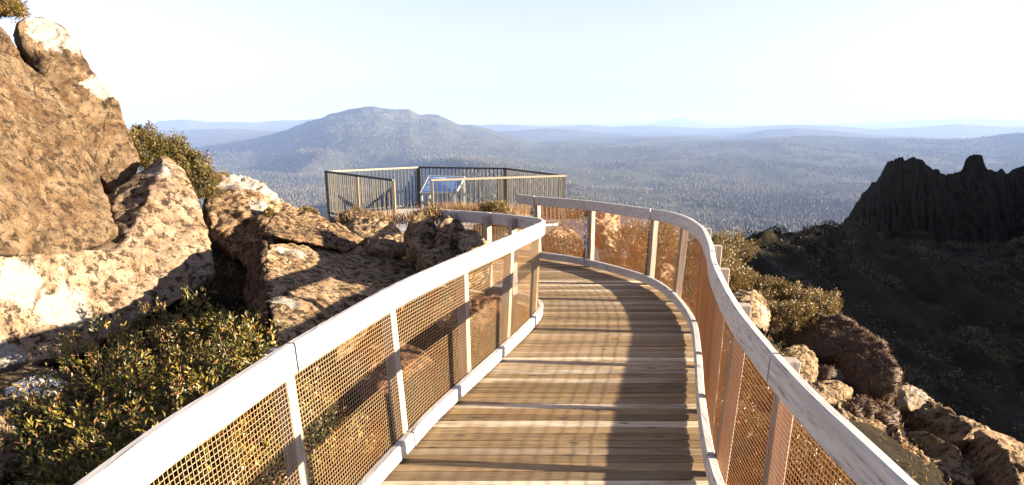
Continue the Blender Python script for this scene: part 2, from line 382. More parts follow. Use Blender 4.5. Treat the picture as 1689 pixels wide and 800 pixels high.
m = M('valley_forest_floor', .95, .05); v = m.coord()
c = m.mix(m.ramp(m.noise(v, .0016, 8, .6), [(.4, 0), (.62, 1)]), (.035, .042, .025), (.075, .072, .05))
c = m.mix(m.ramp(m.noise(v, .006, 8, .7), [(.55, 0), (.62, .8)]), c, (.11, .09, .07))
c = m.mix(m.ramp(m.noise(v, .03, 6, .75), [(.45, 0), (.6, .7)]), c, (.03, .037, .02))
ge = m.n('ShaderNodeNewGeometry'); sp_ = m.n('ShaderNodeSeparateXYZ'); m.l(ge.outputs['Normal'], sp_.inputs[0])
mv = m.coord((1, 1, .22))
c = m.mix(m.math('MULTIPLY', m.ramp(sp_.outputs[2], [(.78, 1), (.9, 0)]), m.ramp(m.noise(mv, .02, 6, .7), [(.42, 0), (.6, 1)])), c, (.16, .13, .11))
MAT['valley'] = m.out(c, m.bump(m.noise(v, .02, 8, .75), 1, 30))
tag(grid_sheet('valley', VX, VY, VZ, MAT['valley']), 'wide forested valley with a flat topped mountain and far ranges', kind='structure')
# ground behind and beside the camera, far below, so the land reaches the horizon all round
bx = np.linspace(-45000, 45000, 60); by = np.linspace(-45000, 1500, 40); X, Y = np.meshgrid(bx, by, indexing='ij')
tag(grid_sheet('plain', X, Y, -500+fbm2(X, Y, 6000, 4, 2)*25, MAT['valley']), 'wooded low country round the hill', kind='structure')

# forest: thousands of small crowns over the valley
NT = 190000
a = rng.uniform(-.82, .80, NT); d = 1/np.sqrt(rng.uniform(1/9800**2, 1/2300**2, NT)); d = np.where(rng.random(NT) < .45, rng.uniform(2500, 9500, NT), d)
tx = a*d; ty = d
dens = fbm2(tx, ty, 800, 6, 91, .65); keep = rng.random(NT) < np.clip(.6+dens*2.0, .12, 1); tx, ty = tx[keep], ty[keep]; NT = len(tx)
tz = valley_z(tx, ty)
hgt = rng.uniform(8, 20, NT)*(1+.00004*ty); wid = hgt*rng.uniform(.14, .28, NT)
tc = np.stack([rng.uniform(.035, .085, NT)]*3, 1)*np.array([1, .92, .68])*np.clip(1+.6*fbm2(tx, ty, 1300, 4, 92), .5, 1.6)[:, None]
pale = rng.random(NT) < .16; tc[pale] = np.array([.26, .24, .20])*rng.uniform(.4, .8, (pale.sum(), 1)); wid[pale] *= .45
ring = [(0, .12), (1, .35), (.8, .72), (0, 1.0)]
V = []; k = 5; ang = np.arange(k)*2*math.pi/k
base = np.stack([tx, ty, tz], 1)
vs = [base + np.stack([0*hgt, 0*hgt, .05*hgt], 1)]
for rf, zf in ring[1:3]:
    for t in ang:
        j = rng.uniform(.7, 1.25, NT)
        vs.append(base + np.stack([wid*rf*j*math.cos(t), wid*rf*j*math.sin(t), hgt*zf*rng.uniform(.85, 1.15, NT)], 1))
vs.append(base + np.stack([wid*0, wid*0, hgt], 1))
nv = len(vs); V = np.stack(vs, 1).reshape(-1, 3)
off = np.arange(NT)[:, None]*nv
tris, quads = [], []
for i in range(k):
    j = (i+1) % k
    tris += [off+np.array([[0, 1+j, 1+i]]), off+np.array([[nv-1, 1+k+i, 1+k+j]])]
    quads += [off+np.array([[1+i, 1+j, 1+k+j, 1+k+i]])]
m = M('far_tree_crowns', .95, .05); MAT['crowns'] = m.out(m.tint())
tag(mesh_np('forest', V, [np.concatenate(tris), np.concatenate(quads)], MAT['crowns'], col=np.repeat(tc, nv, 0)), 'grey green forest covering the valley floor', kind='stuff')

# ------------------------------------------------------------------ shaded cliff with pinnacles
CPX = [(1300,386,80),(1350,376,88),(1384,366,98),(1402,350,106),(1412,334,111),(1420,318,117),(1430,306,123),(1443,295,130),(1452,286,136),(1458,274,140),(1466,262,146),(1484,254,150),(1504,257,154),(1522,262,157),(1536,274,160),
       (1548,277,163),(1562,284,166),(1578,281,170),(1588,277,172),(1592,262,173),(1600,254,175),(1612,253,176),(1620,256,177),(1626,272,178),(1640,280,180),(1652,276,184),(1662,283,187),(1672,274,190),(1689,272,196),(1730,262,205),(1800,262,210),(1900,255,212),(2100,240,214)]
cp = np.array(CPX, float); nu, nvv = 700, 110
s = np.linspace(0, 1, nu); q = np.concatenate([[0], np.cumsum(np.hypot(np.diff(cp[:, 0]), np.diff(cp[:, 1])))]); q /= q[-1]
top = np.array([atY(np.interp(t, q, cp[:, 0]), np.interp(t, q, cp[:, 1]), np.interp(t, q, cp[:, 2])) for t in s])
top[:, 2] += np.round(fbm(np.c_[top[:, 0]/4, top[:, 1]/4, s*0], 3, 12, .5)*2)/2*.35 + fbm(np.c_[top[:, 0]/1.1, top[:, 1]/1.1, s*0], 3, 14, .6)*.28
side = np.array([-.35, -1, 0]); side /= np.linalg.norm(side)      # the way the face looks: down the gully
drop = np.interp(s, [0, .1, .3, .6, 1], [8, 20, 34, 40, 44])
rows = []
for r_ in np.linspace(-1, 1, nvv):
    if r_ < 0:   # back
        P = top - side*(abs(r_)**1.2*30) - np.array([0, 0, 1])*(abs(r_)**.8*60)[None] if False else top - side*(abs(r_)**1.2*26); P = P.copy(); P[:, 2] -= (abs(r_)**.9)*drop*2.2
    else:
        P = top + side*(r_**1.15*drop*.55)[:, None]; P[:, 2] -= (r_**.92)*drop*1.15
    rows.append(P)
G = np.stack(rows, 1); Pf = G.reshape(-1, 3).copy()
rib = np.abs(vnoise(np.c_[Pf[:, 0]/3.6, Pf[:, 1]/3.6, Pf[:, 2]/16], 5)); rib2 = np.abs(vnoise(np.c_[Pf[:, 0]/.8, Pf[:, 1]/.8, Pf[:, 2]/6], 6))
rough_ = fbm(Pf/3.5, 5, 15, .6)
amt = (1-np.exp(-np.abs(np.repeat(np.linspace(-1, 1, nvv)[None], nu, 0).ravel())*10))*.85+.05
Pf += side*((rib*2.4+rib2*.4+rough_*1.2)*amt)[:, None]; Pf[:, 2] += rough_*.3*amt
Gx, Gy, Gz = [Pf[:, k].reshape(nu, nvv) for k in range(3)]
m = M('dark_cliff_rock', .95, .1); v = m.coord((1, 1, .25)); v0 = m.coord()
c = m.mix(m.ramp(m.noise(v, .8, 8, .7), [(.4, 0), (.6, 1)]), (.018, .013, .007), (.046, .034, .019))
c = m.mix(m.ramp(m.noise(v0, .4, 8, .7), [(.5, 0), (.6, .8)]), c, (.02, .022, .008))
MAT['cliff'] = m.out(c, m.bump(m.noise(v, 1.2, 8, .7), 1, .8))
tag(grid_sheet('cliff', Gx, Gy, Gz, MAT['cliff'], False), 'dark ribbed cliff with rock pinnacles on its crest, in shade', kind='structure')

# ------------------------------------------------------------------ walkway curves (measured on the deck plane)
RL = [(-1.40,-2),(-1.39,.6),(-1.325,2.16),(-1.245,2.7),(-1.155,3.27),(-1.0,3.98),(-.865,4.54),(-.725,4.98),(-.445,5.77),(-.03,6.86),(.19,7.6),(.26,8.0),(.21,8.32),(-.06,8.72),(-.40,9.12),(-.83,9.48),(-1.15,9.7)]
KL = [(-1.31,-2),(-1.31,.6),(-1.25,2.16),(-1.18,2.7),(-1.09,3.27),(-.95,3.98),(-.80,4.55),(-.69,4.98),(-.43,5.80),(-.09,6.86),(.13,7.6),(.23,8.08),(.20,8.45),(-.06,8.85),(-.40,9.22),(-.83,9.56),(-1.15,9.77)]
RRt = [(1.19,-2),(1.19,.6),(1.19,2.16),(1.19,2.6),(1.22,3.15),(1.31,4.05),(1.52,5.28),(1.76,6.33),(1.98,7.6),(2.06,8.9),(1.83,9.88),(1.03,11.0),(.25,11.65),(-.1,12.05)]
KR = [(1.16,-2),(1.16,.6),(1.16,2.16),(1.16,2.6),(1.18,3.15),(1.26,4.1),(1.48,5.25),(1.73,6.35),(1.97,7.6),(2.0,8.9),(1.80,9.92),(1.02,11.2),(.25,11.85),(-.1,12.2)]
def ribbon(K, T, n):
    """kerb and rail curves sampled together by control-point parameter"""
    J = smooth_curve(np.hstack([np.array(K), np.array(T)]), n=n)
    return J[:, :2], J[:, 2:]
NS = 640
ZK = .03
def ztop(y): return np.interp(y, [7.2, 10.0], [1.24, 1.12])
RAILS = {'L': ribbon(KL, RL, NS), 'R': ribbon(KR, RRt, NS)}

# deck polygon
KLs = RAILS['L'][0]; KRs = RAILS['R'][0]
poly = [tuple(p) for p in KLs] + [(-1.35,11.0),(-1.75,12.5),(-2.8,14.72),(-1.85,14.72),(-.75,13.0)] + [tuple(p) for p in KRs[::-1]]
poly = np.array(poly)
# push edges slightly outwards under the kerbs
nxt = np.roll(poly, -1, 0); prv = np.roll(poly, 1, 0); tg = nxt-prv; tg /= np.linalg.norm(tg, axis=1)[:, None]+1e-9
area = np.sum(poly[:, 0]*nxt[:, 1]-nxt[:, 0]*poly[:, 1]); sg = 1 if area > 0 else -1
poly = poly + sg*np.c_[tg[:, 1], -tg[:, 0]]*.07
def cuts(y):
    a = poly; b = np.roll(poly, -1, 0); xs = []
    for (x0, y0), (x1, y1) in zip(a, b):
        if (y0 <= y) != (y1 <= y): xs.append(x0+(x1-x0)*(y-y0)/(y1-y0))
    xs.sort(); return [(xs[i], xs[i+1]) for i in range(0, len(xs)-1, 2)]
bw = empty('boardwalk', (0, 4, -.3), label='curving timber boardwalk of weathered brown planks between two wire railings', cat='boardwalk')
mb = MB(); y = -1.9; pw = .118
while y < 14.7:
    g = random.uniform(.004, .012); y0, y1 = y, y+pw-g
    c0, c1 = cuts(y0), cuts(y1)
    if len(c0) == len(c1):
        white = random.random(); wv = random.uniform(.8, 1) if white < .14 else (random.uniform(.15, .45) if white < .4 else random.uniform(0, .12))
        tn = (random.uniform(.1, .85), wv, random.random())
        dz = random.uniform(-.0015, .0015); roll = random.uniform(-.0018, .0018)
        for (xa, xb), (xc, xd) in zip(c0, c1):
            if xb-xa < .05 or xd-xc < .05: continue
            ja, jb = random.uniform(-.015, .02), random.uniform(-.015, .02)
            N = 7; top0 = []
            ph = random.uniform(0, 6); am = random.uniform(0, .003)
            V = []
            for i in range(N):
                t = i/(N-1); xx0 = xa-ja+(xb+jb-xa+ja)*t; xx1 = xc-ja+(xd+jb-xc+ja)*t; wz = am*math.sin(ph+t*5)
                V += [(xx0, y0, dz-roll+wz), (xx0, y0+.008, dz-roll+wz+.003), (xx1, y1-.008, dz+roll+wz+.003), (xx1, y1, dz+roll+wz), (xx1, y1, -.04), (xx0, y0, -.04)]
            Fq = []
            for i in range(N-1):
                for k in range(6):
                    k2 = (k+1) % 6; Fq.append((i*6+k, i*6+k2, (i+1)*6+k2, (i+1)*6+k))
            Fq += [(0, 5, 4, 3), (0, 3, 2, 1), ((N-1)*6+3, (N-1)*6+4, (N-1)*6+5, (N-1)*6), ((N-1)*6+1, (N-1)*6+2, (N-1)*6+3, (N-1)*6)]
            mb.add(V, Fq, tn)
    y += pw
mb.build('decking', MAT['deck'], bw, col=True)
for k, (p, q) in enumerate((((-.75,-1.8),(-.65,2.5)),((-.65,2.5),(.1,6.5)),((.1,6.5),(.6,10.2)),((.85,-1.8),(.8,2.5)),((.8,2.5),(1.3,6.5)),((1.3,6.5),(1.5,10.2)),((.9,10.4),(-.8,11.6)),((-.9,11.5),(-2.2,14.5)))):
    b = MB(); b.bar((*p, -.115), (*q, -.115), .14, .07, (0, 0, 1)); b.build('bearer', MAT['post'], bw)
for (x, y) in ((-.6,1),(.8,1),(-.4,4.6),(1,4.6),(.2,7.6),(1.5,7.8),(.9,10.2),(-.2,11.2),(-1.2,12.2)):
    b = MB(); b.box((x-.05, y-.05, -1.1), (x+.05, y+.05, -.19)); b.build('pile', MAT['post'], bw)
# screw heads along the plank ends would be under a pixel here and are left to the wood texture

def frame_at(K, T, i):
    i0, i1 = max(i-2, 0), min(i+2, len(K)-1); tg = (K[i1]-K[i0]); tg = tg/np.linalg.norm(tg)
    up = np.array([T[i][0]-K[i][0], T[i][1]-K[i][1], ztop(T[i][1])-.07-(ZK+.06)]); tg3 = np.array([tg[0], tg[1], 0])
    up -= np.dot(up, tg3)*tg3; up /= np.linalg.norm(up)
    return tg3, up
def railing(side, post_Y, label, lab_g):
    K, T = RAILS[side]; sgn = -1 if side == 'L' else 1
    root = empty('boardwalk_railing', (K[200][0], K[200][1], 0), label=label, cat='railing', group='railings along the boardwalk')
    FR = [frame_at(K, T, i) for i in range(NS)]
    out = []
    for i in range(NS):
        tg, up = FR[i]; o = np.cross(up, tg) if side == 'L' else np.cross(tg, up)
        # outward: left of travel for L side
        o = o/np.linalg.norm(o); out.append(o)
    # check sign: outward should point from the deck to the outside
    o = np.array(out)
    chk = o[60][0]*sgn
    if chk < 0: o = -o
    Kp = np.c_[K, np.full(NS, ZK)]; Tp = np.c_[T, ztop(T[:, 1])]
    def sweep(name, P, offs, i0, i1, mat, step=3):
        idx = list(range(i0, i1, step)); idx = idx if idx[-1] == i1-1 else idx+[i1-1]
        V = []; n = len(offs)
        for i in idx:
            for (a, b) in offs: V.append(P[i] + o[i]*a + FR[i][1]*b)
        Fq = []
        for j in range(len(idx)-1):
            for k in range(n): k2 = (k+1) % n; Fq.append((j*n+k, j*n+k2, (j+1)*n+k2, (j+1)*n+k))
        L = len(idx)-1
        Fs = [np.array(Fq), np.array([list(range(n))[::-1], [L*n+k for k in range(n)]])]
        ob = mesh_np(name, V, Fs, mat, root, smooth=False)
        return ob
    # post indices
    pi = []
    for (px, py) in post_Y:
        pi.append(int(np.argmin(np.hypot(T[:, 0]-px, T[:, 1]-py))))
    pi = sorted(set(pi))
    def rect(a0, a1, b0, b1, c=.008):
        return [(a0+c, b0), (a1-c, b0), (a1, b0+c), (a1, b1-c), (a1-c, b1), (a0+c, b1), (a0, b1-c), (a0, b0+c)]
    hb = [0]+pi[1::2]+[NS-1]; hb = sorted(set(hb))
    for a, b in zip(hb[:-1], hb[1:]):
        if b-a < 6: continue
        sweep('handrail', Tp, rect(-.022, .028, -.158, .0), a, b, MAT['rail'])
    kb = [0]+pi[::2]+[NS-1]; kb = sorted(set(kb))
    for a, b in zip(kb[:-1], kb[1:]):
        if b-a < 6: continue
        sweep('kerb_rail', Kp, rect(-.03, .03, 0., .115), a, b, MAT['rail'])
    # a thin timber capping behind the board to carry the posts
    for i in pi:
        tg, up = FR[i]; p0 = Kp[i] + o[i]*.078 - up*.35; p1 = Tp[i] + o[i]*.074 - up*.03
        b = MB(); b.bar(p0, p1, .085, .085, o[i]); b.build('post', MAT['post'], root, bevel=.006)
    # wire mesh panels, one per bay
    z0, z1 = .105, -.14
    ends = sorted(set([0]+pi+[NS-1]))
    arc = np.concatenate([[0], np.cumsum(np.linalg.norm(np.diff(K+T, axis=0)/2, axis=1))])
    wt = .0010 if side == 'L' else .0011
    for a, b in zip(ends[:-1], ends[1:]):
        if b-a < 6: continue
        mbw = MB(); off = .032
        lo = Kp[a:b+1] + o[a:b+1]*off + np.array([f[1] for f in FR[a:b+1]])*z0
        hi = Tp[a:b+1] + o[a:b+1]*off + np.array([f[1] for f in FR[a:b+1]])*z1
        ar = arc[a:b+1]; nvw = max(2, int((ar[-1]-ar[0])/.027))
        for sx in np.linspace(ar[0]+.004, ar[-1]-.004, nvw):
            l_ = np.array([np.interp(sx, ar, lo[:, k]) for k in range(3)]); h_ = np.array([np.interp(sx, ar, hi[:, k]) for k in range(3)])
            mbw.bar(l_, h_, wt*2, wt*2, o[a])
        st = list(range(0, b-a+1, 3)); st = st if st[-1] == b-a else st+[b-a]
        for t in np.linspace(0, 1, 37):
            Pm = (lo*(1-t)+hi*t)[st] + o[a:b+1][st]*.0035; OO = o[a:b+1][st]*wt; U = np.array([FR[a+i][1] for i in st])*wt
            n = len(st); V = np.stack([Pm-OO-U, Pm+OO-U, Pm+OO+U, Pm-OO+U], 1).reshape(-1, 3)
            Fq = [(j*4+k, j*4+(k+1) % 4, (j+1)*4+(k+1) % 4, (j+1)*4+k) for j in range(n-1) for k in range(4)]
            mbw.add(V, Fq)
        mbw.build('wire_mesh', MAT['wire' if side == 'R' else 'wire_l'], root)
    return root
railing('L', [(-1.34,-.6),(-1.34,.7),(-1.33,1.7),(-1.14,3.27),(-.865,4.55),(-.445,5.77),(-.03,6.82),(.25,7.9),(-.07,8.72),(-.42,9.13),(-.92,9.54)],
        'sunlit white timber railing on the rock side of the boardwalk, hooked at its far end', 'L')
railing('R', [(1.19,-.3),(1.19,.9),(1.19,1.7),(1.21,3.1),(1.32,4.15),(1.52,5.25),(1.75,6.3),(1.96,7.45),(2.06,8.85),(1.85,9.82),(1.06,10.95),(.22,11.67)],
        'rusty wire railing sweeping round the outer side of the boardwalk above the gully', 'R')

# ------------------------------------------------------------------ lookout platform
ZP = .05; ZR = 1.15
A, B, C_, D_, E_, F_ = [np.array([*atz(*p, ZR), ZR]) for p in ((538,283),(690,276),(833,278),(930,290),(648,297),(712,297))]
pl = empty('lookout_platform', (-1.5, 16.5, 0), label='raised lookout platform floored in pale grey planks beyond the rocks', cat='platform')
pp = np.array([p[:2] for p in (E_, A, B, C_, D_, F_)])
poly_save = poly; poly = pp
mb = MB(); y = 14.76
while y < 19.15:
    c0, c1 = cuts(y), cuts(y+.128)
    if c0 and c1 and len(c0) == len(c1):
        for (xa, xb), (xc, xd) in zip(c0, c1):
            tn = (random.uniform(.4, .75), random.uniform(0, .5), random.random())
            mb.hexa([(xa,y,ZP-.04),(xc,y+.128,ZP-.04),(xd,y+.128,ZP-.04),(xb,y,ZP-.04),(xa,y,ZP),(xc,y+.128,ZP),(xd,y+.128,ZP),(xb,y,ZP)], tn)
    y += .14
mb.build('decking', MAT['pdeck'], pl, col=True)
for p, q in ((E_, A), (A, B), (B, C_), (C_, D_), (D_, F_)):
    b = MB(); b.bar((p[0], p[1], ZP-.15), (q[0], q[1], ZP-.15), .2, .06, (0, 0, 1)); b.build('edge_beam', MAT['steel'], pl)
for p in (A, B, C_, D_, E_, F_, (B+D_)/2):
    b = MB(); b.bar((p[0]*.97, p[1]*.99, -3.2), (p[0]*.97, p[1]*.99, ZP-.26), .12, .12, (1, 0, 0)); b.build('support_column', MAT['steel'], pl)
b = MB(); b.box((-2.9, 14.55, -.10), (-1.85, 14.78, -.003)); b.build('threshold_step', MAT['pdeck'], pl)
pr = empty('platform_railing', (-1.5, 16.5, ZP), label='tall baluster railing round the lookout platform, dark posts and thin tan bars', cat='railing')
def seg(p, q, dark, mid=None, endposts=(0, 0), sp=.105):
    p = np.array([p[0], p[1], ZR]); q = np.array([q[0], q[1], ZR]); L = np.linalg.norm(q-p); d = (q-p)/L; dn = np.array([0, 0, 1.])
    b = MB(); b.bar(p-d*.03, q+d*.03, .045, .075, (0, 0, 1)); b.build('top_rail', MAT['steel' if dark else 'toprail'], pr, bevel=.006)
    b = MB(); b.bar(p+(q-p)*.01-[0, 0, 1.02], q-(q-p)*.01-[0, 0, 1.02], .04, .04, dn); b.build('bottom_rail', MAT['steel'], pr)
    b = MB(); n = int(L/sp)
    for i in range(1, n):
        x = p + d*L*i/n; b.bar(x-[0, 0, .022], x-[0, 0, 1.0], .02, .02, (d[0], d[1], 0))
    b.build('baluster_panel', MAT['balu'], pr)
seg(A, E_, True); seg(A, B, False); seg(B, C_, True); seg(C_, D_, True); seg(F_, D_, False)
for p, w_, mt in ((A, .07, 'steel'), (B, .11, 'steel'), (C_, .10, 'steel'), (D_, .07, 'toprail'), (E_, .07, 'toprail'), (F_, .06, 'toprail'), ((A+E_)/2, .06, 'toprail'), ((D_+F_)/2, .05, 'toprail')):
    b = MB(); b.bar((p[0], p[1]-.003, ZR-.024), (p[0], p[1]-.003, ZP-.13), w_, w_, (1, 0, 0)); b.build('post', MAT[mt], pr)
poly = poly_save

# interpretive sign
TL, TR, BR, BL = atY(707,290,16.75), atY(766,292,16.45), atY(752,317,15.75), atY(693,318,16.05)
sg_ = empty('information_sign', (float(BL[0]), float(BL[1]), ZP), label='blue tilted information panel on pale legs standing on the lookout platform', cat='sign')
def quadpt(s_, t_): return (BL*(1-s_)+BR*s_)*(1-t_) + (TL*(1-s_)+TR*s_)*t_
nrm = np.cross(BR-BL, TL-BL); nrm /= np.linalg.norm(nrm)
def plate(mb, s0, s1, t0, t1, lift, th=.003):
    P = [quadpt(s0, t0), quadpt(s1, t0), quadpt(s1, t1), quadpt(s0, t1)]
    mb.hexa([p+nrm*(lift-th) for p in P]+[p+nrm*lift for p in P])
def flat(name, col, rough=.4):
    m = M(name, rough, .4); return m.out(col)
b = MB(); plate(b, 0, 1, 0, 1, 0, .02); b.build('panel', flat('sign_blue', (.09, .19, .40)), sg_)
b = MB()
for p, q in ((BL, BR), (BR, TR), (TR, TL), (TL, BL)): b.bar(p-nrm*.008, q-nrm*.008, .03, .035, nrm)
b.build('frame', MAT['galv'], sg_)
b = MB()
for t in (.86, .66, .58, .50, .36, .28, .20, .12): plate(b, .06, .06+(.45 if t > .8 else random.uniform(.2, .27)), t, t+(.05 if t > .8 else .025), .004)
b.build('text_lines', flat('sign_text', (.55, .68, .85)), sg_)
b = MB()
for s0, t0, ww, hh in ((.40, .44, .11, .22), (.54, .40, .12, .26), (.70, .36, .14, .2), (.42, .14, .10, .18), (.56, .10, .12, .2), (.72, .08, .2, .2), (.86, .40, .08, .3)): plate(b, s0, s0+ww, t0, t0+hh, .004)
b.build('pictures', flat('sign_pictures', (.03, .07, .2)), sg_)
for k, (s_, t_) in enumerate(((.02, .03), (.24, .03), (.93, .06), (.985, .94))):
    p = quadpt(s_, t_)-nrm*.035; b = MB(); b.bar(p, (p[0], p[1], ZP+.001), .045, .045, (1, 0, 0)); b.build('leg', MAT['galv'], sg_)

# ------------------------------------------------------------------ rocks
def rock(outline, back=1.5, mat=None, label='', bulge=.12, vox=.045, disp=.05, seed=0, crack=.03, shrink=.75, name='boulder', group=None, downb=.3, lum=1.0, facet=.06, parent=None):
    P = np.array([atY(*p) for p in outline]); c = P.mean(0)
    if seed >= 44 and seed < 60: P = c + (P-c)*1.14
    cam_ = np.array([0, 0, H]); dirv = c-cam_; dirv /= np.linalg.norm(dirv)
    back_dir = np.array([dirv[0]*.55-.35*(1 if c[0] < -1 else (-.4)), dirv[1], dirv[2]*.2-downb]); back_dir /= np.linalg.norm(back_dir)
    n = len(P); cf = c - dirv*bulge*np.linalg.norm(P.max(0)-P.min(0))*.5
    Bk = c + (P-c)*shrink + back_dir*back
    V = np.vstack([P, Bk, cf[None], (c+back_dir*(back*1.1))[None]])
    bm = bmesh.new(); vs = [bm.verts.new(v) for v in V]
    for i in range(n):
        j = (i+1) % n
        bm.faces.new((vs[i], vs[j], vs[2*n])); bm.faces.new((vs[n+j], vs[n+i], vs[2*n+1]))
        bm.faces.new((vs[j], vs[i], vs[n+i], vs[n+j]))
    bmesh.ops.recalc_face_normals(bm, faces=bm.faces)
    me = bpy.data.meshes.new('tmp'); bm.to_mesh(me); bm.free()
    o = bpy.data.objects.new('tmp', me); sc.collection.objects.link(o)
    md = o.modifiers.new('r', 'REMESH'); md.mode = 'VOXEL'; md.voxel_size = vox
    dg = bpy.context.evaluated_depsgraph_get(); ev = o.evaluated_get(dg); m2 = bpy.data.meshes.new_from_object(ev)
    nvx = len(m2.vertices); co_ = np.zeros(nvx*3); m2.vertices.foreach_get('co', co_); co_ = co_.reshape(-1, 3)
    no = np.zeros(nvx*3); m2.vertices.foreach_get('normal', no); no = no.reshape(-1, 3)
    nf = len(m2.polygons); li = np.zeros(len(m2.loops), int); m2.loops.foreach_get('vertex_index', li)
    size = np.linalg.norm(P.max(0)-P.min(0)); s1 = size/3.2
    big = fbm(co_/s1+seed*3.1, 4, seed, .55); fine = fbm(co_/.22+seed, 4, seed+40, .6)
    # chipped facets: quantised noise gives ledges
    qn = fbm(co_/(s1*.7)+seed*7.7, 2, seed+9); led = np.abs((qn*3) % 1-.5)*2
    cr = -np.exp(-(np.abs(fbm(co_*np.array([1, 1, .6])/(s1*.9)+seed, 3, seed+70))/.02)**2)
    fine2 = fbm(co_/.085+seed, 3, seed+55, .6)
    d = disp*(.6*big + .35*fine + .16*fine2) + facet*(led-.5)*.6 + crack*cr
    co_ += no*d[:, None]
    # broken faces: shave the body flat along a few random planes
    rg = np.random.default_rng(seed+500)
    for k in range(16 if seed < 44 else 12):
        nn = rg.normal(size=3); nn /= np.linalg.norm(nn)
        if np.dot(nn, dirv) > .5: nn = -nn
        pr_ = (co_-c)@nn; off = np.quantile(pr_, rg.uniform(.945, .985) if size < 2.4 else rg.uniform(.988, .999))
        ex = np.maximum(pr_-off, 0); co_ -= nn*(ex*.93)[:, None]
    loc = c.copy(); loc[2] = co_[:, 2].min()
    co_ -= loc; m2.vertices.foreach_set('co', co_.ravel()); m2.update()
    m2.polygons.foreach_set('use_smooth', np.ones(nf, bool))
    m2.materials.clear(); m2.materials.append(mat); m2.name = name
    bpy.data.objects.remove(o)
    ob = bpy.data.objects.new(name, m2); sc.collection.objects.link(ob); ob.location = loc
    if label: tag(ob, label, 'rock', group)
    return ob, loc

BROWN = dict(base=(.105, .066, .034), pale=(.205, .145, .088))
def lp(x, y, Y, loc): q = atY(x, y, Y) - loc; return tuple(q)
def patched(ob, loc, pts, **k):
    m_ = rock_mat('lichened_rock', patches=[(*lp(x, y, Y, loc), r) for x, y, Y, r in pts], **k); ob.data.materials.clear(); ob.data.materials.append(m_)
G_ROCK = None
o, loc = rock([(-80,70,7.9),(0,85,9.0),(58,108,9.4),(118,185,9.2),(150,255,9.0),(176,312,8.8),(189,386,8.2),(160,403,7.9),(75,440,7.2),(0,415,6.6),(-80,400,6.1)], 2.2, None,
     'huge smooth brown slab leaning over the paler lichened rock at the left edge', disp=.055, seed=1, crack=.06, facet=.05, shrink=.85, bulge=.03)
patched(o, loc, [(135,300,8.8,.12),(30,410,7.2,.16)], white=.26, spots=.5, **BROWN)
o, loc = rock([(10,30,9.6),(20,24,9.9),(75,21,10.3),(106,27,10.4),(126,70,10.3),(150,113,10.2),(186,160,10.1),(214,218,10),(229,266,9.9),(226,300,9.75),(190,335,9.3),(120,215,9.5),(80,135,9.6),(45,105,9.7)], 1.8, None,
     'brown slab with a white lichen splash near its top, highest rock on the left', disp=.05, seed=2, bulge=.05, facet=.05)
patched(o, loc, [(78,50,10.1,.30),(60,42,10.1,.16),(115,75,10.2,.14),(165,150,10.1,.22),(150,230,9.9,.18)], white=.22, spots=.45, **BROWN)
o, loc = rock([(-90,10,8.9),(-10,30,9.3),(18,58,9.5),(50,114,9.6),(20,110,9.5),(-30,100,9.2),(-90,90,8.8)], 1.2, None, 'dark brown rock edge wedged above the huge slab in the top left corner', seed=3, disp=.05)
patched(o, loc, [], white=.1, spots=.6, base=(.10, .06, .03), pale=(.17, .11, .06))
o, loc = rock([(-90,425,6.1),(0,425,6.75),(76,446,7.35),(130,420,7.9),(185,390,8.4),(172,322,9.1),(225,285,9.5),(262,258,9.8),(284,245,9.85),(300,262,9.75),(324,318,9.45),(345,386,9.1),(362,458,8.6),(340,478,8.4),(250,520,7.7),(200,545,7.3),(120,592,6.75),(30,618,6.3),(-90,640,5.8)], 1.6, None,
     'broad pale pinkish rock covered in bright white lichen behind the leafy shrubs', disp=.04, seed=4, bulge=.03, facet=.04)
patched(o, loc, [(25,470,6.7,.26),(105,505,7.1,.28),(265,290,9.5,.2),(290,350,9.3,.12),(150,450,7.8,.2),(10,590,6.3,.2),], white=.42, spots=.5, base=(.24, .165, .105), pale=(.36, .27, .19))
o, loc = rock([(336,345,11.3),(346,302,11.9),(358,288,12.1),(400,291,12.3),(436,300,12.3),(470,328,12.2),(500,350,12),(545,362,12),(560,392,11.4),(455,394,10.7),(438,420,10.5),(425,450,10.2),(385,420,10.8),(350,392,11)], 1.6, None,
     'humped brown rock with a white lichen crest in the middle of the left outcrop', disp=.08, seed=6, bulge=.1, facet=.07)
patched(o, loc, [(400,303,12.1,.32),(440,312,12.1,.26),(365,320,11.9,.2),(430,345,11.6,.2)], white=.42, spots=.6, base=(.24, .155, .085), pale=(.36, .25, .15))
o, loc = rock([(436,372,9.2),(455,350,9.9),(500,355,10.3),(562,372,10.8),(600,394,10.6),(608,401,10.5),(592,406,10.1),(570,416,9.5),(500,399,9.0),(444,390,8.6)], .8, None, 'long flat brown slab lying on top of the shadow striped rock', vox=.03, disp=.045, seed=7, bulge=.16, facet=.03)
patched(o, loc, [], white=.3, spots=.7, base=(.21, .135, .07), pale=(.32, .22, .13))
o, loc = rock([(440,392,8.7),(500,402,9.2),(570,414,9.8),(610,404,10.5),(655,410,10.8),(700,425,10.3),(716,440,9.8),(690,462,8.9),(640,492,7.8),(600,515,7.2),(545,545,6.5),(510,568,6.1),(462,560,5.9),(446,545,6.0),(440,480,7.0),(434,420,8.1)], 1.2, None,
     'large low rock with a sloping top striped by the railing shadows, beside the left railing', disp=.05, seed=8, bulge=.03, facet=.05, downb=1.6)
patched(o, loc, [(480,425,8.6,.2),(470,505,6.8,.15)], white=.5, spots=.6, base=(.36, .25, .15), pale=(.40, .29, .18))
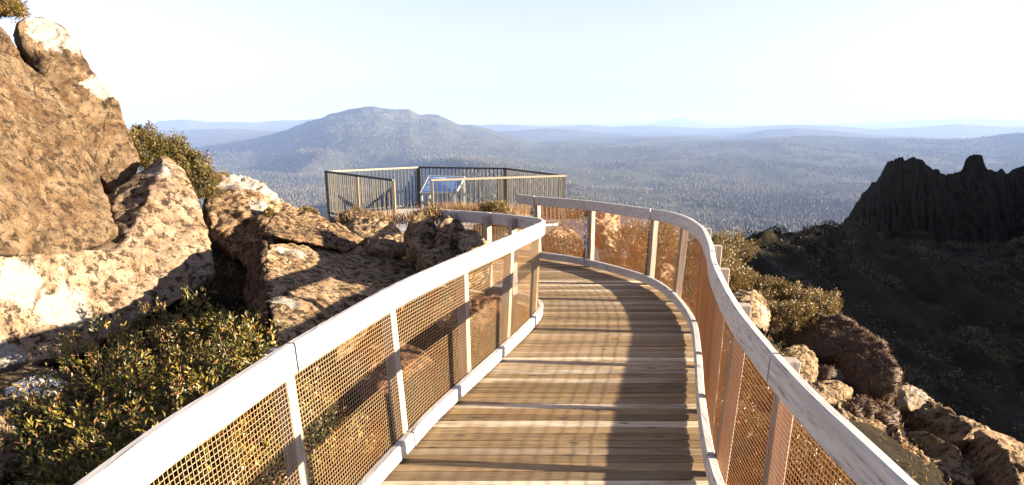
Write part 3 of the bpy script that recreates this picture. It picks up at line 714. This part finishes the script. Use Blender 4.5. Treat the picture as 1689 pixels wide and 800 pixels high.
o, loc = rock([(420,392,8.9),(438,388,8.7),(444,420,8.1),(447,480,7.0),(448,545,6.1),(430,560,6.3),(418,520,7.0),(416,450,8.1)], .9, None, 'dark upright rock wall closing the deep cleft between the pale rock and the striped rock', seed=9, disp=.06)
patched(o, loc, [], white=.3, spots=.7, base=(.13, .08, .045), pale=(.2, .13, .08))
SM = [ # small rocks
 ([(563,362,12.2),(590,357,12.4),(640,357,12.4),(657,364,12.3),(664,390,11.9),(660,398,11.6),(600,398,11.4),(575,388,11.6)], 'small rock with bright white lichen below the platform fence, beside the entrance', .6, .4, 11),
 ([(600,396,10.3),(640,388,10.5),(688,400,10.3),(698,410,9.9),(650,420,9.4),(606,412,9.6)], 'low tan rock slab in front of the platform entrance', .35, .45, 12),
 ([(678,350,9.6),(690,344,9.7),(712,346,9.7),(720,372,9.4),(722,425,8.8),(688,428,8.7),(674,395,9.0)], 'upright brown rock just right of the platform entrance', .35, .6, 13),
 ([(716,352,9.2),(740,348,9.4),(765,366,9.3),(790,420,8.7),(750,436,8.5),(716,410,8.6)], 'dark knobbly rock in front of the hooked end of the left railing', .2, .85, 14),
 ([(752,380,8.7),(785,376,8.8),(804,395,8.6),(804,416,8.0),(770,420,7.8),(752,404,8.2)], 'pale brown rock just under the hooked end of the left railing', .3, .5, 15),
 ([(695,408,8.7),(725,402,8.9),(752,420,8.6),(748,440,8.0),(716,436,8.0),(698,424,8.2)], 'small ridged rock between the striped rock and the left railing', .3, .6, 16),
 ([(700,392,9.3),(740,386,9.4),(790,396,9.2),(806,420,8.8),(800,446,8.4),(745,462,8.0),(705,446,8.2),(690,415,8.9)], 'broad shaded rock under the knobbly rocks by the hooked railing end', .15, .8, 23),
 ([(800,380,13.3),(840,372,13.5),(872,384,13.3),(880,420,12.4),(850,440,12.1),(812,425,12.4)], 'white speckled rock seen through the mesh at the bend of the left railing', .6, .5, 17),
 ([(560,352,14.4),(600,345,14.6),(640,352,14.5),(640,366,14.2),(590,370,14.0)], 'brown rock at the foot of the platform fence', .3, .6, 18),
 ([(893,380,13.6),(925,374,13.8),(962,386,13.6),(968,420,12.8),(930,428,12.5),(893,424,12.7)], 'brown striped rock seen through the mesh at the far bend of the right railing', .2, .6, 19),
 ([(975,352,15.2),(998,346,15.4),(1022,352,15.3),(1027,378,14.9),(1015,402,14.3),(985,405,14.2),(972,385,14.7)], 'tall pale rock with a white face rising behind the far right railing', .62, .35, 20),
 ([(985,410,12.7),(1000,402,12.9),(1020,418,12.7),(1038,438,12.3),(1010,436,12.1),(990,428,12.3)], 'small white rock low behind the far right railing', .6, .4, 21),
 ([(1080,440,12.0),(1105,432,12.1),(1125,450,11.8),(1130,490,11.0),(1105,492,10.9),(1085,465,11.3)], 'pinkish rock behind the mesh where the right railing bends', .5, .5, 22),
]
def smat(white, spots, seed):
    r_ = random.Random(seed); k = r_.uniform(.85, 1.15)
    return rock_mat('small_rock', white=white, spots=spots*.8, base=(.25*k, .165*k, .09*k), pale=(.40*k, .29*k, .18*k))
for out_, lab, wh, sp, sd_ in SM:
    rock(out_, .7, smat(wh, sp, sd_), lab, vox=.03, disp=.05, seed=sd_, bulge=.25, facet=.05, downb=.6)
# lower left dark rocks under the shrubs
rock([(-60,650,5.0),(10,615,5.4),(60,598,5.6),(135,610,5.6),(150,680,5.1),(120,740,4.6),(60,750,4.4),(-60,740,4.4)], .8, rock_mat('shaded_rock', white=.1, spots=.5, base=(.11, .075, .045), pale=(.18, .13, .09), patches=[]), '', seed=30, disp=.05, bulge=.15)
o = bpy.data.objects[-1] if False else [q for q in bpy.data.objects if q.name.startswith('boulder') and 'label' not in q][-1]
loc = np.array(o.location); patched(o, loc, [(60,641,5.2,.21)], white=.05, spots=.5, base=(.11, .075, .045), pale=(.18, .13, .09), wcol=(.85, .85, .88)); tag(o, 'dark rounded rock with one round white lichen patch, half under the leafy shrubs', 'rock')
o, loc = rock([(-60,680,4.4),(-10,672,4.5),(20,700,4.5),(42,745,4.2),(30,790,3.9),(-20,830,3.7),(-60,830,3.7)], .6, smat(.5, .5, 31), 'pale rock poking in at the bottom left corner', seed=31, disp=.04, bulge=.2, vox=.035)
# rocks under the left railing seen through the mesh
for k, (out_, lab) in enumerate([
 ([(560,600,6.4),(620,560,6.9),(700,560,7.0),(720,600,6.4),(690,660,5.6),(600,680,5.3)], 'reddish rock lying under the left railing, seen through the mesh'),
 ([(700,500,8.4),(760,480,8.8),(830,490,8.7),(840,530,7.9),(780,550,7.4),(710,545,7.4)], 'brown rock behind the middle bays of the left railing mesh')]):
    rock(out_, .6, rock_mat('red_rock', white=.2, spots=.5, base=(.22, .10, .05), pale=(.32, .18, .10)), lab, seed=33+k, disp=.05, bulge=.2, vox=.035)
# right side boulders
RB_ = [
 ([(1196,490,10.8),(1222,478,11.0),(1245,476,11.0),(1262,490,10.9),(1275,512,10.6),(1272,535,10.2),(1240,530,10.1),(1225,545,9.9),(1200,530,10.1)], 'white topped boulder standing just outside the right railing', .75, .3, 41, .9),
 ([(1330,630,8.6),(1360,622,8.8),(1390,628,8.7),(1410,645,8.5),(1405,660,8.3),(1375,668,8.1),(1335,662,8.1)], 'small pale rounded rock beside the right handrail', .5, .35, 42, .5),
 ([(1475,645,9.2),(1490,630,9.4),(1520,645,9.3),(1548,668,9.1),(1520,680,8.8),(1480,675,8.7)], 'white lichened rock tip at the end of the brown cushion shrub', .8, .3, 43, .5),
 ([(1470,672,9.2),(1500,655,9.3),(1550,668,8.9),(1585,690,8.3),(1606,712,7.8),(1590,730,7.6),(1560,742,7.8),(1500,712,8.7),(1478,700,9.0)], 'dark faceted boulder with a thin lit edge, largest of the lower right rocks', .2, .5, 44, 1.1),
 ([(1490,706,8.2),(1520,703,8.1),(1560,725,7.5),(1590,748,6.9),(1560,775,6.8),(1520,788,7.1),(1495,750,7.8)], 'brown angular boulder in the middle of the lower right rocks', .15, .5, 45, .9),
 ([(1440,690,8.4),(1462,684,8.2),(1480,705,7.7),(1497,760,6.9),(1490,780,6.8),(1465,760,7.3),(1450,720,7.9)], 'thin upright rock edge left of the lower right boulders', .35, .5, 46, .7),
 ([(1590,740,8.1),(1625,716,7.9),(1650,735,7.2),(1672,775,6.5),(1676,815,6.1),(1600,840,6.6),(1572,800,7.3),(1570,770,7.7)], 'tall brown boulder with a pale top corner at the bottom right', .3, .45, 47, .9),
 ([(1608,704,8.3),(1640,708,8.5),(1689,735,8.4),(1740,760,8.2),(1740,790,7.7),(1680,770,7.7),(1640,740,7.9)], 'sloping white edged slab running out of the right side of the picture', .55, .45, 48, .8),
 ([(1380,664,8.0),(1410,672,8.2),(1440,690,8.1),(1450,730,7.4),(1420,735,7.2),(1390,700,7.5)], 'rough brown rock between the handrail and the lower right boulders', .3, .7, 49, .7),
 ([(1500,790,6.5),(1560,782,6.8),(1590,800,6.7),(1600,850,6.1),(1500,860,5.9)], 'low dark rock cut by the bottom edge at the right', .1, .6, 50, .6),
 ([(1660,790,6.8),(1700,780,7.1),(1760,800,7.0),(1760,860,6.3),(1670,860,6.2)], 'rock filling the bottom right corner', .2, .6, 51, .6),
]
RB_ += [
 ([(1545,700,9.0),(1590,690,9.2),(1640,712,9.0),(1640,745,8.5),(1590,750,8.3),(1550,730,8.6)], 'brown boulder wedged behind the tall brown boulder at the bottom right', .3, .6, 52, .9),
 ([(1455,735,7.2),(1490,728,7.3),(1525,752,7.1),(1535,800,6.5),(1500,830,6.2),(1458,800,6.5)], 'shaded brown boulder directly beside the handrail near the bottom edge', .2, .6, 53, .7),
 ([(1405,690,7.8),(1435,684,8.0),(1462,715,7.7),(1468,760,7.1),(1440,768,7.0),(1410,730,7.4)], 'split tan rock just outside the handrail left of the boulder pile', .45, .6, 54, .6),
 ([(1530,760,7.0),(1580,752,7.1),(1605,780,6.9),(1600,830,6.4),(1540,830,6.3)], 'squat brown boulder between the angular boulder and the tall one', .3, .6, 55, .7),
 ([(1290,575,9.0),(1325,568,9.2),(1350,590,9.0),(1345,625,8.6),(1305,625,8.5)], 'rough brown stone between the handrail and the cushion shrub', .4, .7, 56, .5),
]
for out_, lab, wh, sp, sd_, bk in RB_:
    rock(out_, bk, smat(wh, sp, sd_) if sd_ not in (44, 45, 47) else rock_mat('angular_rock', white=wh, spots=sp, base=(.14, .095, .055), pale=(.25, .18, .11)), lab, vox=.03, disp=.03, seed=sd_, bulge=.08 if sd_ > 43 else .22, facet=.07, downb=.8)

# loose stones on the slopes: each a thing of its own, copies of four shapes
protos = []
for k in range(4):
    bm = bmesh.new(); bmesh.ops.create_icosphere(bm, subdivisions=4, radius=1.0)
    me = bpy.data.meshes.new('stone'); bm.to_mesh(me); bm.free()
    n_ = len(me.vertices); q = np.zeros(n_*3); me.vertices.foreach_get('co', q); q = q.reshape(-1, 3)
    rg = np.random.default_rng(900+k)
    for j in range(14):
        nn = rg.normal(size=3); nn /= np.linalg.norm(nn); pr_ = q@nn; off = rg.uniform(.45, .8); q -= nn*np.maximum(pr_-off, 0)[:, None]
    q *= np.array([1, rg.uniform(.6, .9), rg.uniform(.45, .7)]); q *= (1+.06*fbm(q*3+k*9, 4, k))[:, None]
    me.vertices.foreach_set('co', q.ravel()); me.polygons.foreach_set('use_smooth', np.ones(len(me.polygons), bool)); me.update()
    me.materials.append(smat(.2+.15*k, .6, 70+k)); protos.append(me)
rs = random.Random(5); cnt = 0
for k in range(400):
    if k % 3: x, y = rs.uniform(2.4, 8.5), rs.uniform(4.5, 15)
    else: x, y = rs.uniform(-4.5, -1.7), rs.uniform(8.5, 14.2)
    if x > 0 and x > .75*y+1: continue
    if x < 0 and pathdist(np.array([x]), np.array([y]))[0] < 1.35: continue
    if cnt >= 60: break
    g = float(ground(np.array([x]), np.array([y]))[0]); sz_ = rs.uniform(.07, .24)
    o = bpy.data.objects.new('stone', protos[k % 4]); sc.collection.objects.link(o)
    o.location = (x, y, g+sz_*.25); o.scale = (sz_,)*3; o.rotation_euler = (rs.uniform(-.4, .4), rs.uniform(-.4, .4), rs.uniform(0, 6.3))
    tag(o, 'small loose stone lying on the slope outside the right railing' if x > 0 else 'small loose stone lying among the rocks left of the boardwalk', 'stone', 'loose stones right of the boardwalk' if x > 0 else 'loose stones left of the boardwalk'); cnt += 1

# ------------------------------------------------------------------ vegetation
def leaves(P, Dn, L, W, col):
    """one folded leaf per row: base P, direction Dn, length L, width W"""
    n = len(P); Dn = Dn/np.linalg.norm(Dn, axis=1)[:, None]
    r_ = rng.normal(size=(n, 3)); S = np.cross(Dn, r_); S /= np.linalg.norm(S, axis=1)[:, None]; Nn = np.cross(S, Dn)
    L = L[:, None]; W = W[:, None]
    a = P; t = P+Dn*L-Nn*L*.12; m1 = P+Dn*L*.5+S*W*.5+Nn*W*.22; m2 = P+Dn*L*.5-S*W*.5+Nn*W*.22; mid = P+Dn*L*.5
    V = np.stack([a, m1, t, m2, mid], 1).reshape(-1, 3); off = np.arange(n)[:, None]*5
    Fq = np.concatenate([off+np.array([[0, 1, 4]]), off+np.array([[1, 2, 4]]), off+np.array([[2, 3, 4]]), off+np.array([[3, 0, 4]])])
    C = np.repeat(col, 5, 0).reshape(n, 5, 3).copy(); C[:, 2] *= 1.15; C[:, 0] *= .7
    return V, Fq, C.reshape(-1, 3)
PAL = {
 'green': [(.12, .105, .016), (.07, .068, .012), (.18, .14, .022), (.04, .045, .010), (.24, .17, .03)],
 'olive': [(.085, .075, .018), (.06, .055, .014), (.12, .095, .022), (.15, .10, .03)],
 'gold': [(.17, .12, .03), (.12, .095, .025), (.22, .14, .04), (.09, .08, .02)],
 'brown': [(.15, .085, .04), (.10, .055, .026), (.24, .145, .07), (.05, .028, .014)],
}
def shrub(c, rad, label, pal='green', ncl=420, per=11, L=.035, W=.011, upb=.5, name='shrub', group=None, cat='shrub', lump=.35, tips=.12, seed=0, mat='leaf'):
    c = np.array(c, float); rad = np.array(rad, float)
    root = empty(name, c, label=label, cat=cat, group=group)
    d = rng.normal(size=(ncl, 3)); d[:, 2] = np.abs(d[:, 2])*1.1-.15; d /= np.linalg.norm(d, axis=1)[:, None]
    rr_ = rng.uniform(.55, 1, ncl)**.5*(1+lump*fbm(d*2.2+seed*5.1, 3, seed))
    cc = c + d*rad*rr_[:, None]
    out = d*np.array([1, 1, .8])+np.array([0, 0, upb]); out /= np.linalg.norm(out, axis=1)[:, None]
    n = ncl*per; ci = np.repeat(np.arange(ncl), per)
    dirs = out[ci]*.8 + rng.normal(size=(n, 3))*.55
    Pp = cc[ci] + out[ci]*rng.uniform(-2.2, .8, (n, 1))*L + rng.normal(size=(n, 3))*L*.25
    pal_ = np.array(PAL[pal]); cclus = pal_[rng.integers(0, len(pal_), ncl)]*rng.uniform(.7, 1.3, (ncl, 1))
    col = cclus[ci]*rng.uniform(.75, 1.3, (n, 1))
    tip = rng.random(n) < tips; col[tip] = np.array([.30, .13, .05])*rng.uniform(.6, 1.2, (tip.sum(), 1))
    V, Fq, C = leaves(Pp, dirs, rng.uniform(.7, 1.25, n)*L, rng.uniform(.8, 1.2, n)*W, col)
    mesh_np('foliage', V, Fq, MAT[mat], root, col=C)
    mb = MB()
    for i in rng.integers(0, ncl, min(40, ncl//6)):
        b0 = c+np.array([rng.normal()*.12*rad[0], rng.normal()*.12*rad[1], -.15*rad[2]]); mdp = (b0+cc[i])/2+rng.normal(size=3)*.05*rad
        w_ = .010*max(1, rad[0]/.5); mb.bar(b0, mdp, w_, w_); mb.bar(mdp, cc[i], w_*.6, w_*.6)
    mb.build('branches', MAT['twig'], root)
    return root
# foreground leafy shrubs, left (px, py of the crown centre, Y)
FG = [(60,780,3.9,.55),(170,790,3.7,.55),(150,700,4.35,.5),(255,700,4.1,.5),(240,620,4.9,.5),(330,640,4.6,.5),(330,560,5.6,.5),(400,590,5.0,.45),(170,600,5.5,.42),(250,545,6.3,.45),(350,505,6.9,.4),(300,780,3.3,.45),(80,690,4.6,.35),(400,525,6.2,.34),(210,745,3.9,.45),(430,700,4.0,.4),(380,800,3.0,.4),(560,720,4.4,.35),(480,640,5.0,.38)]
WHERE = ['in the bottom left corner', 'left of the handrail at the bottom edge', 'around the dark rock with the round patch', 'hugging the handrail low on the left', 'in the middle of the leafy bank', 'next to the handrail midway up the leafy bank',
 'below the dark cleft', 'against the handrail near the striped rock', 'at the foot of the white lichened rock', 'along the base of the pale rock', 'highest on the bank, with reddish upright tips by the cleft', 'under the handrail at the bottom of the picture', 'half covering the round lichen patch rock',
 'tucked between the cleft and the handrail', 'in the deep shade low in the leafy bank', 'seen through the nearest wire mesh bay', 'behind the mesh at the bottom edge', 'behind the second mesh bay low down', 'under the handrail behind the first post']
for k, (px, py, Yv, r_) in enumerate(FG):
    c = atY(px, py, Yv); g = float(ground(np.array([c[0]]), np.array([c[1]]))[0]); top_ = c[2]+.08
    base = min(g+.02, top_-.25)
    shrub((c[0], c[1], base+(top_-base)*.35), (r_*1.15, r_*1.05, max(.22, (top_-base)*.62)), 'leafy olive shrub '+WHERE[k], pal='green' if k % 3 else 'olive', ncl=380, per=12, L=.048, W=.018, lump=.55, group='leafy shrubs on the bank left of the boardwalk', seed=k, tips=.08)
# bushes between the left rocks
for k, (px, py, Yv, r3, lab) in enumerate([
   (240,256,11.2,(.38,.45,.52),'dark green bush behind the tall slab, left one of the pair on the skyline'),
   (286,272,11.5,(.42,.45,.52),'rounded green bush on the skyline between slab and hump'),
   (324,308,11.4,(.34,.45,.58),'dark bush squeezed down the gap beside the narrow sliver rock'),
   (365,288,12.2,(.12,.12,.11),'tiny bright bush on the crest of the humped rock'),
   (503,346,12.3,(.23,.2,.14),'small round bush on the right shoulder of the humped rock'),
   (4,8,9.9,(.28,.3,.26),'bush sprouting on top of the rocks in the top left corner'),
   (443,345,11.4,(.07,.07,.09),'tiny yellow tuft on the face of the humped rock')]):
    c = atY(px, py, Yv); shrub((c[0], c[1], c[2]-.1), r3, lab, pal='olive' if k < 3 else 'gold', tips=.03, ncl=int(150+2200*r3[0]), per=12, L=.042 if r3[0] > .3 else .03, W=.016 if r3[0] > .3 else .011, seed=60+k)
# right side shrubs
RS = [(1192,455,12.5,(.45,.5,.36)),(1228,462,12.8,(.42,.45,.3)),(1268,476,12.6,(.42,.45,.3)),(1308,490,12.2,(.42,.45,.3)),(1345,505,11.6,(.45,.5,.34)),(1300,525,10.9,(.5,.5,.4)),(1255,500,12,(.5,.5,.36)),(1180,425,14.5,(.6,.6,.4)),(1195,405,17,(.8,.8,.45)),(1355,498,12.6,(.35,.35,.3))]
RW = ['right against the outside of the right railing', 'yellow green behind the white topped boulder', 'just right above the white topped boulder', 'on the slope edge with the gully behind', 'lowest one above the brown cushion shrub', 'shaded, right beside the white topped boulder', 'rusty, over the white topped boulder', 'beyond the railing where it curves away', 'at the head of the dark gully', 'small, at the outer edge of the slope']
for k, (px, py, Yv, r3) in enumerate(RS):
    c = atY(px, py, Yv); shrub((c[0], c[1], c[2]-.12), r3, 'golden olive shrub '+RW[k], pal='gold', ncl=520, per=11, L=.05, W=.014, group='shrubs on the slope right of the boardwalk', seed=80+k, upb=.8)
for k, (px, py, Yv, r3, lab) in enumerate([(1045,395,13.2,(.5,.5,.5),'green bush behind the right mesh, left of the bend'),(1090,395,12.4,(.4,.5,.55),'orange tinted bush behind the right mesh at the bend'),(1062,420,12.0,(.3,.3,.35),'low brown bush at the foot of the far right mesh'),
        (1140,470,10.8,(.4,.4,.5),'bush pressing against the outside of the bend in the right railing'),(1240,600,8.0,(.5,.6,.45),'bush hidden behind the brown mesh midway along the right railing'),(1330,760,5.6,(.5,.6,.5),'olive bush behind the nearest right mesh bay'),(1200,700,6.8,(.5,.8,.4),'bush low behind the right mesh, beyond the near bay'),
        (940,345,16.5,(.9,.5,.4),'dark bush at the foot of the platform, right of its corner')]):
    c = atY(px, py, Yv); shrub((c[0], c[1], c[2]-.15), r3, lab, pal='olive', ncl=420, per=11, L=.05, W=.015, seed=100+k)
# brown cushion shrub: a lumpy mound covered with tight tufts
def cushion(outl, label, seed, back=1.4, L=.032, n=30000):
    ob, loc = rock(outl, back, MAT['tuft'], '', vox=.05, disp=.10, seed=seed, bulge=.2, facet=.0, crack=0, downb=.7, name='mound')
    root = empty('cushion_shrub', loc, label=label, cat='shrub')
    nv_ = len(ob.data.vertices); co_ = np.zeros(nv_*3); ob.data.vertices.foreach_get('co', co_); co_ = co_.reshape(-1, 3); no = np.zeros(nv_*3); ob.data.vertices.foreach_get('normal', no); no = no.reshape(-1, 3)
    lump = np.abs(fbm(co_/.16, 2, seed+3)); co_ += no*(lump*.05)[:, None]; ob.data.vertices.foreach_set('co', co_.ravel()); ob.data.update()
    a_ = ob.data.color_attributes.new('tint', 'FLOAT_COLOR', 'POINT'); cc = np.ones((nv_, 4)); cc[:, :3] = np.array([.06, .034, .017])*rng.uniform(.7, 1.2, (nv_, 1)); a_.data.foreach_set('color', cc.ravel())
    ob.parent = root; ob.location = (0, 0, 0)
    i = rng.integers(0, nv_, n); pal_ = np.array(PAL['brown'])
    V, Fq, C = leaves(co_[i]+loc, no[i]+rng.normal(size=(n, 3))*.5, rng.uniform(.6, 1.3, n)*L, rng.uniform(.6, 1.2, n)*L*.4, pal_[rng.integers(0, 4, n)]*rng.uniform(.7, 1.3, (n, 1)))
    mesh_np('foliage', V, Fq, MAT['tuft'], root, col=C)
cushion([(1275,560,10.7),(1300,530,11.0),(1345,512,11.0),(1390,520,10.7),(1432,545,10.1),(1455,562,9.7),(1476,595,9.0),(1484,625,8.6),(1470,655,8.3),(1435,665,8.5),(1395,655,9.1),(1380,625,9.8),(1330,620,10.4),(1285,600,10.6)], 'large dense brown cushion shrub bulging above the lower right boulders', 201)
cushion([(1335,612,8.9),(1355,606,9.1),(1385,615,9.0),(1380,632,8.8),(1345,634,8.7)], 'small brown cushion shrub on the pale rock by the right handrail', 202, .4, .022, 2500)
cushion([(1395,675,8.0),(1430,660,8.5),(1470,672,8.4),(1475,700,8.0),(1440,712,7.7),(1405,700,7.7)], 'ragged brown shrub in front of the big cushion shrub', 203, .7, .04, 5000)

# dry grass tufts by the platform
def grass(px, py, Yv, label, n=160, h_=.3, sp=.22, red=.4):
    c = atY(px, py, Yv); P = np.c_[rng.normal(size=n)*sp, rng.normal(size=n)*sp*.8, np.zeros(n)] + c - np.array([0, 0, h_*.7])
    D_n = rng.normal(size=(n, 3))*.35+np.array([0, 0, 1.]); cl = np.where(rng.random((n, 1)) < red, np.array([[.30, .13, .05]]), np.array([[.30, .22, .10]]))*rng.uniform(.6, 1.2, (n, 1))
    V, Fq, C = leaves(P, D_n, rng.uniform(.6, 1.1, n)*h_, np.full(n, .012), cl)
    o = mesh_np('grass_tuft', V, Fq, MAT['grass'], col=C, origin=c-np.array([0, 0, h_*.7])); tag(o, label, 'grass', 'dry grass tufts near the platform')
GR = [(737,340,14.3,'dry grass tuft between platform entrance and left railing'),(752,338,14.2,'tall reddish grass tuft below the information sign'),(770,338,14.1,'reddish grass tuft under the right edge of the sign'),(792,340,13.9,'second grass tuft right of the sign, above the railing'),
      (813,341,13.6,'green tinged grass tuft in the middle of the platform front'),(838,343,13.4,'low grass tuft beside the end of the right railing'),(577,352,14.5,'grass tuft at the foot of the platform fence, left end'),(612,352,14.3,'grass tuft at the middle of the platform fence foot'),(700,346,9.7,'short grass tuft on top of the upright rock'),(640,352,14.2,'grass tuft by the entrance post')]
for px, py, Yv, lab in GR: grass(px, py, Yv, lab, n=220, h_=.34, sp=.2)
c = atY(815,338,13.3); shrub(c-np.array([0,0,.08]), (.28,.25,.16), 'round golden bush among the grass before the platform', pal='gold', ncl=260, L=.035, W=.011, seed=140)
c = atY(708,350,9.75); shrub(c-np.array([0,0,.08]), (.22,.2,.16), 'dark small bush on the upright rock right of the entrance', pal='olive', ncl=200, L=.035, W=.011, seed=141)
c = atY(590,352,14.6); shrub(c-np.array([0,0,.08]), (.32,.2,.18), 'brownish bush at the foot of the platform fence', pal='gold', ncl=240, L=.035, W=.011, seed=142)

# scrub on the far ridge and the gully slopes: uncountable ground cover, one object
n = 26000
sx = rng.uniform(4, 170, n); sy = rng.uniform(14, 190, n)
kp = (sx < .95*sy) & (rng.random(n) < np.clip(.42+fbm2(sx, sy, 9, 3, 44)*1.6 + np.where(sy < 75, .35, 0), 0, 1)); sx, sy = sx[kp], sy[kp]
sz = ground(sx, sy); n = len(sx); per = 26; rr_ = rng.uniform(.25, .65, n)*(1+sy/140)
ci = np.repeat(np.arange(n), per); d = rng.normal(size=(n*per, 3)); d[:, 2] = np.abs(d[:, 2]); d /= np.linalg.norm(d, axis=1)[:, None]
Pp = np.c_[sx, sy, sz][ci] + d*(rr_[ci]*rng.uniform(.5, 1, n*per))[:, None]*np.array([1, 1, .75])
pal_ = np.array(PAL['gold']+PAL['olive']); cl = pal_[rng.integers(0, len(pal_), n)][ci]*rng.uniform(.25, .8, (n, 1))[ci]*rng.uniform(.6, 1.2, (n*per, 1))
V, Fq, C = leaves(Pp, d+rng.normal(size=(n*per, 3))*.4, rr_[ci]*.34, rr_[ci]*.24, cl)
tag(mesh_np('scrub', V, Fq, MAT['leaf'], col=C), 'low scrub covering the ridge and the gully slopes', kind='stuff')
# short ground cover close to the boardwalk
n = 60000
sx = rng.uniform(-7, 8, n); sy = rng.uniform(1, 18, n); kp = (fbm2(sx, sy, 1.2, 3, 45) > -.15) & ~((sx > 2.3) & (sy < 9.5) & (rng.random(n) < .75)); sx, sy = sx[kp], sy[kp]; n = len(sx); sz = ground(sx, sy)
sz = np.where(pathdist(sx, sy) < 1.15, np.minimum(sz, -.3), sz); sz = np.where((np.abs(sx) < 2.4) & (sy < 10), np.minimum(sz, -.38), sz)
pal_ = np.array(PAL['gold']+PAL['brown']); V, Fq, C = leaves(np.c_[sx, sy, sz], rng.normal(size=(n, 3))*.6+np.array([0, 0, .7]), rng.uniform(.05, .13, n), rng.uniform(.012, .03, n), pal_[rng.integers(0, len(pal_), n)])
tag(mesh_np('ground_cover', V, Fq, MAT['grass'], col=C), 'short dry ground cover under and beside the boardwalk', kind='stuff')

# ------------------------------------------------------------------ haze
HD = 4.0e-5
mh = bpy.data.materials.new('haze'); mh.use_nodes = True; t = mh.node_tree; t.nodes.remove(t.nodes['Principled BSDF'])
pv = t.nodes.new('ShaderNodeVolumePrincipled'); pv.inputs['Density'].default_value = HD; pv.inputs['Color'].default_value = (.29, .43, .78, 1); pv.inputs['Anisotropy'].default_value = 0.0
t.links.new(pv.outputs[0], t.nodes['Material Output'].inputs['Volume'])
b = MB(); b.box((-56000, -46000, -900), (56000, 50000, 420)); hz = b.build('haze', mh); tag(hz, 'thin blue haze over the valley', kind='stuff')
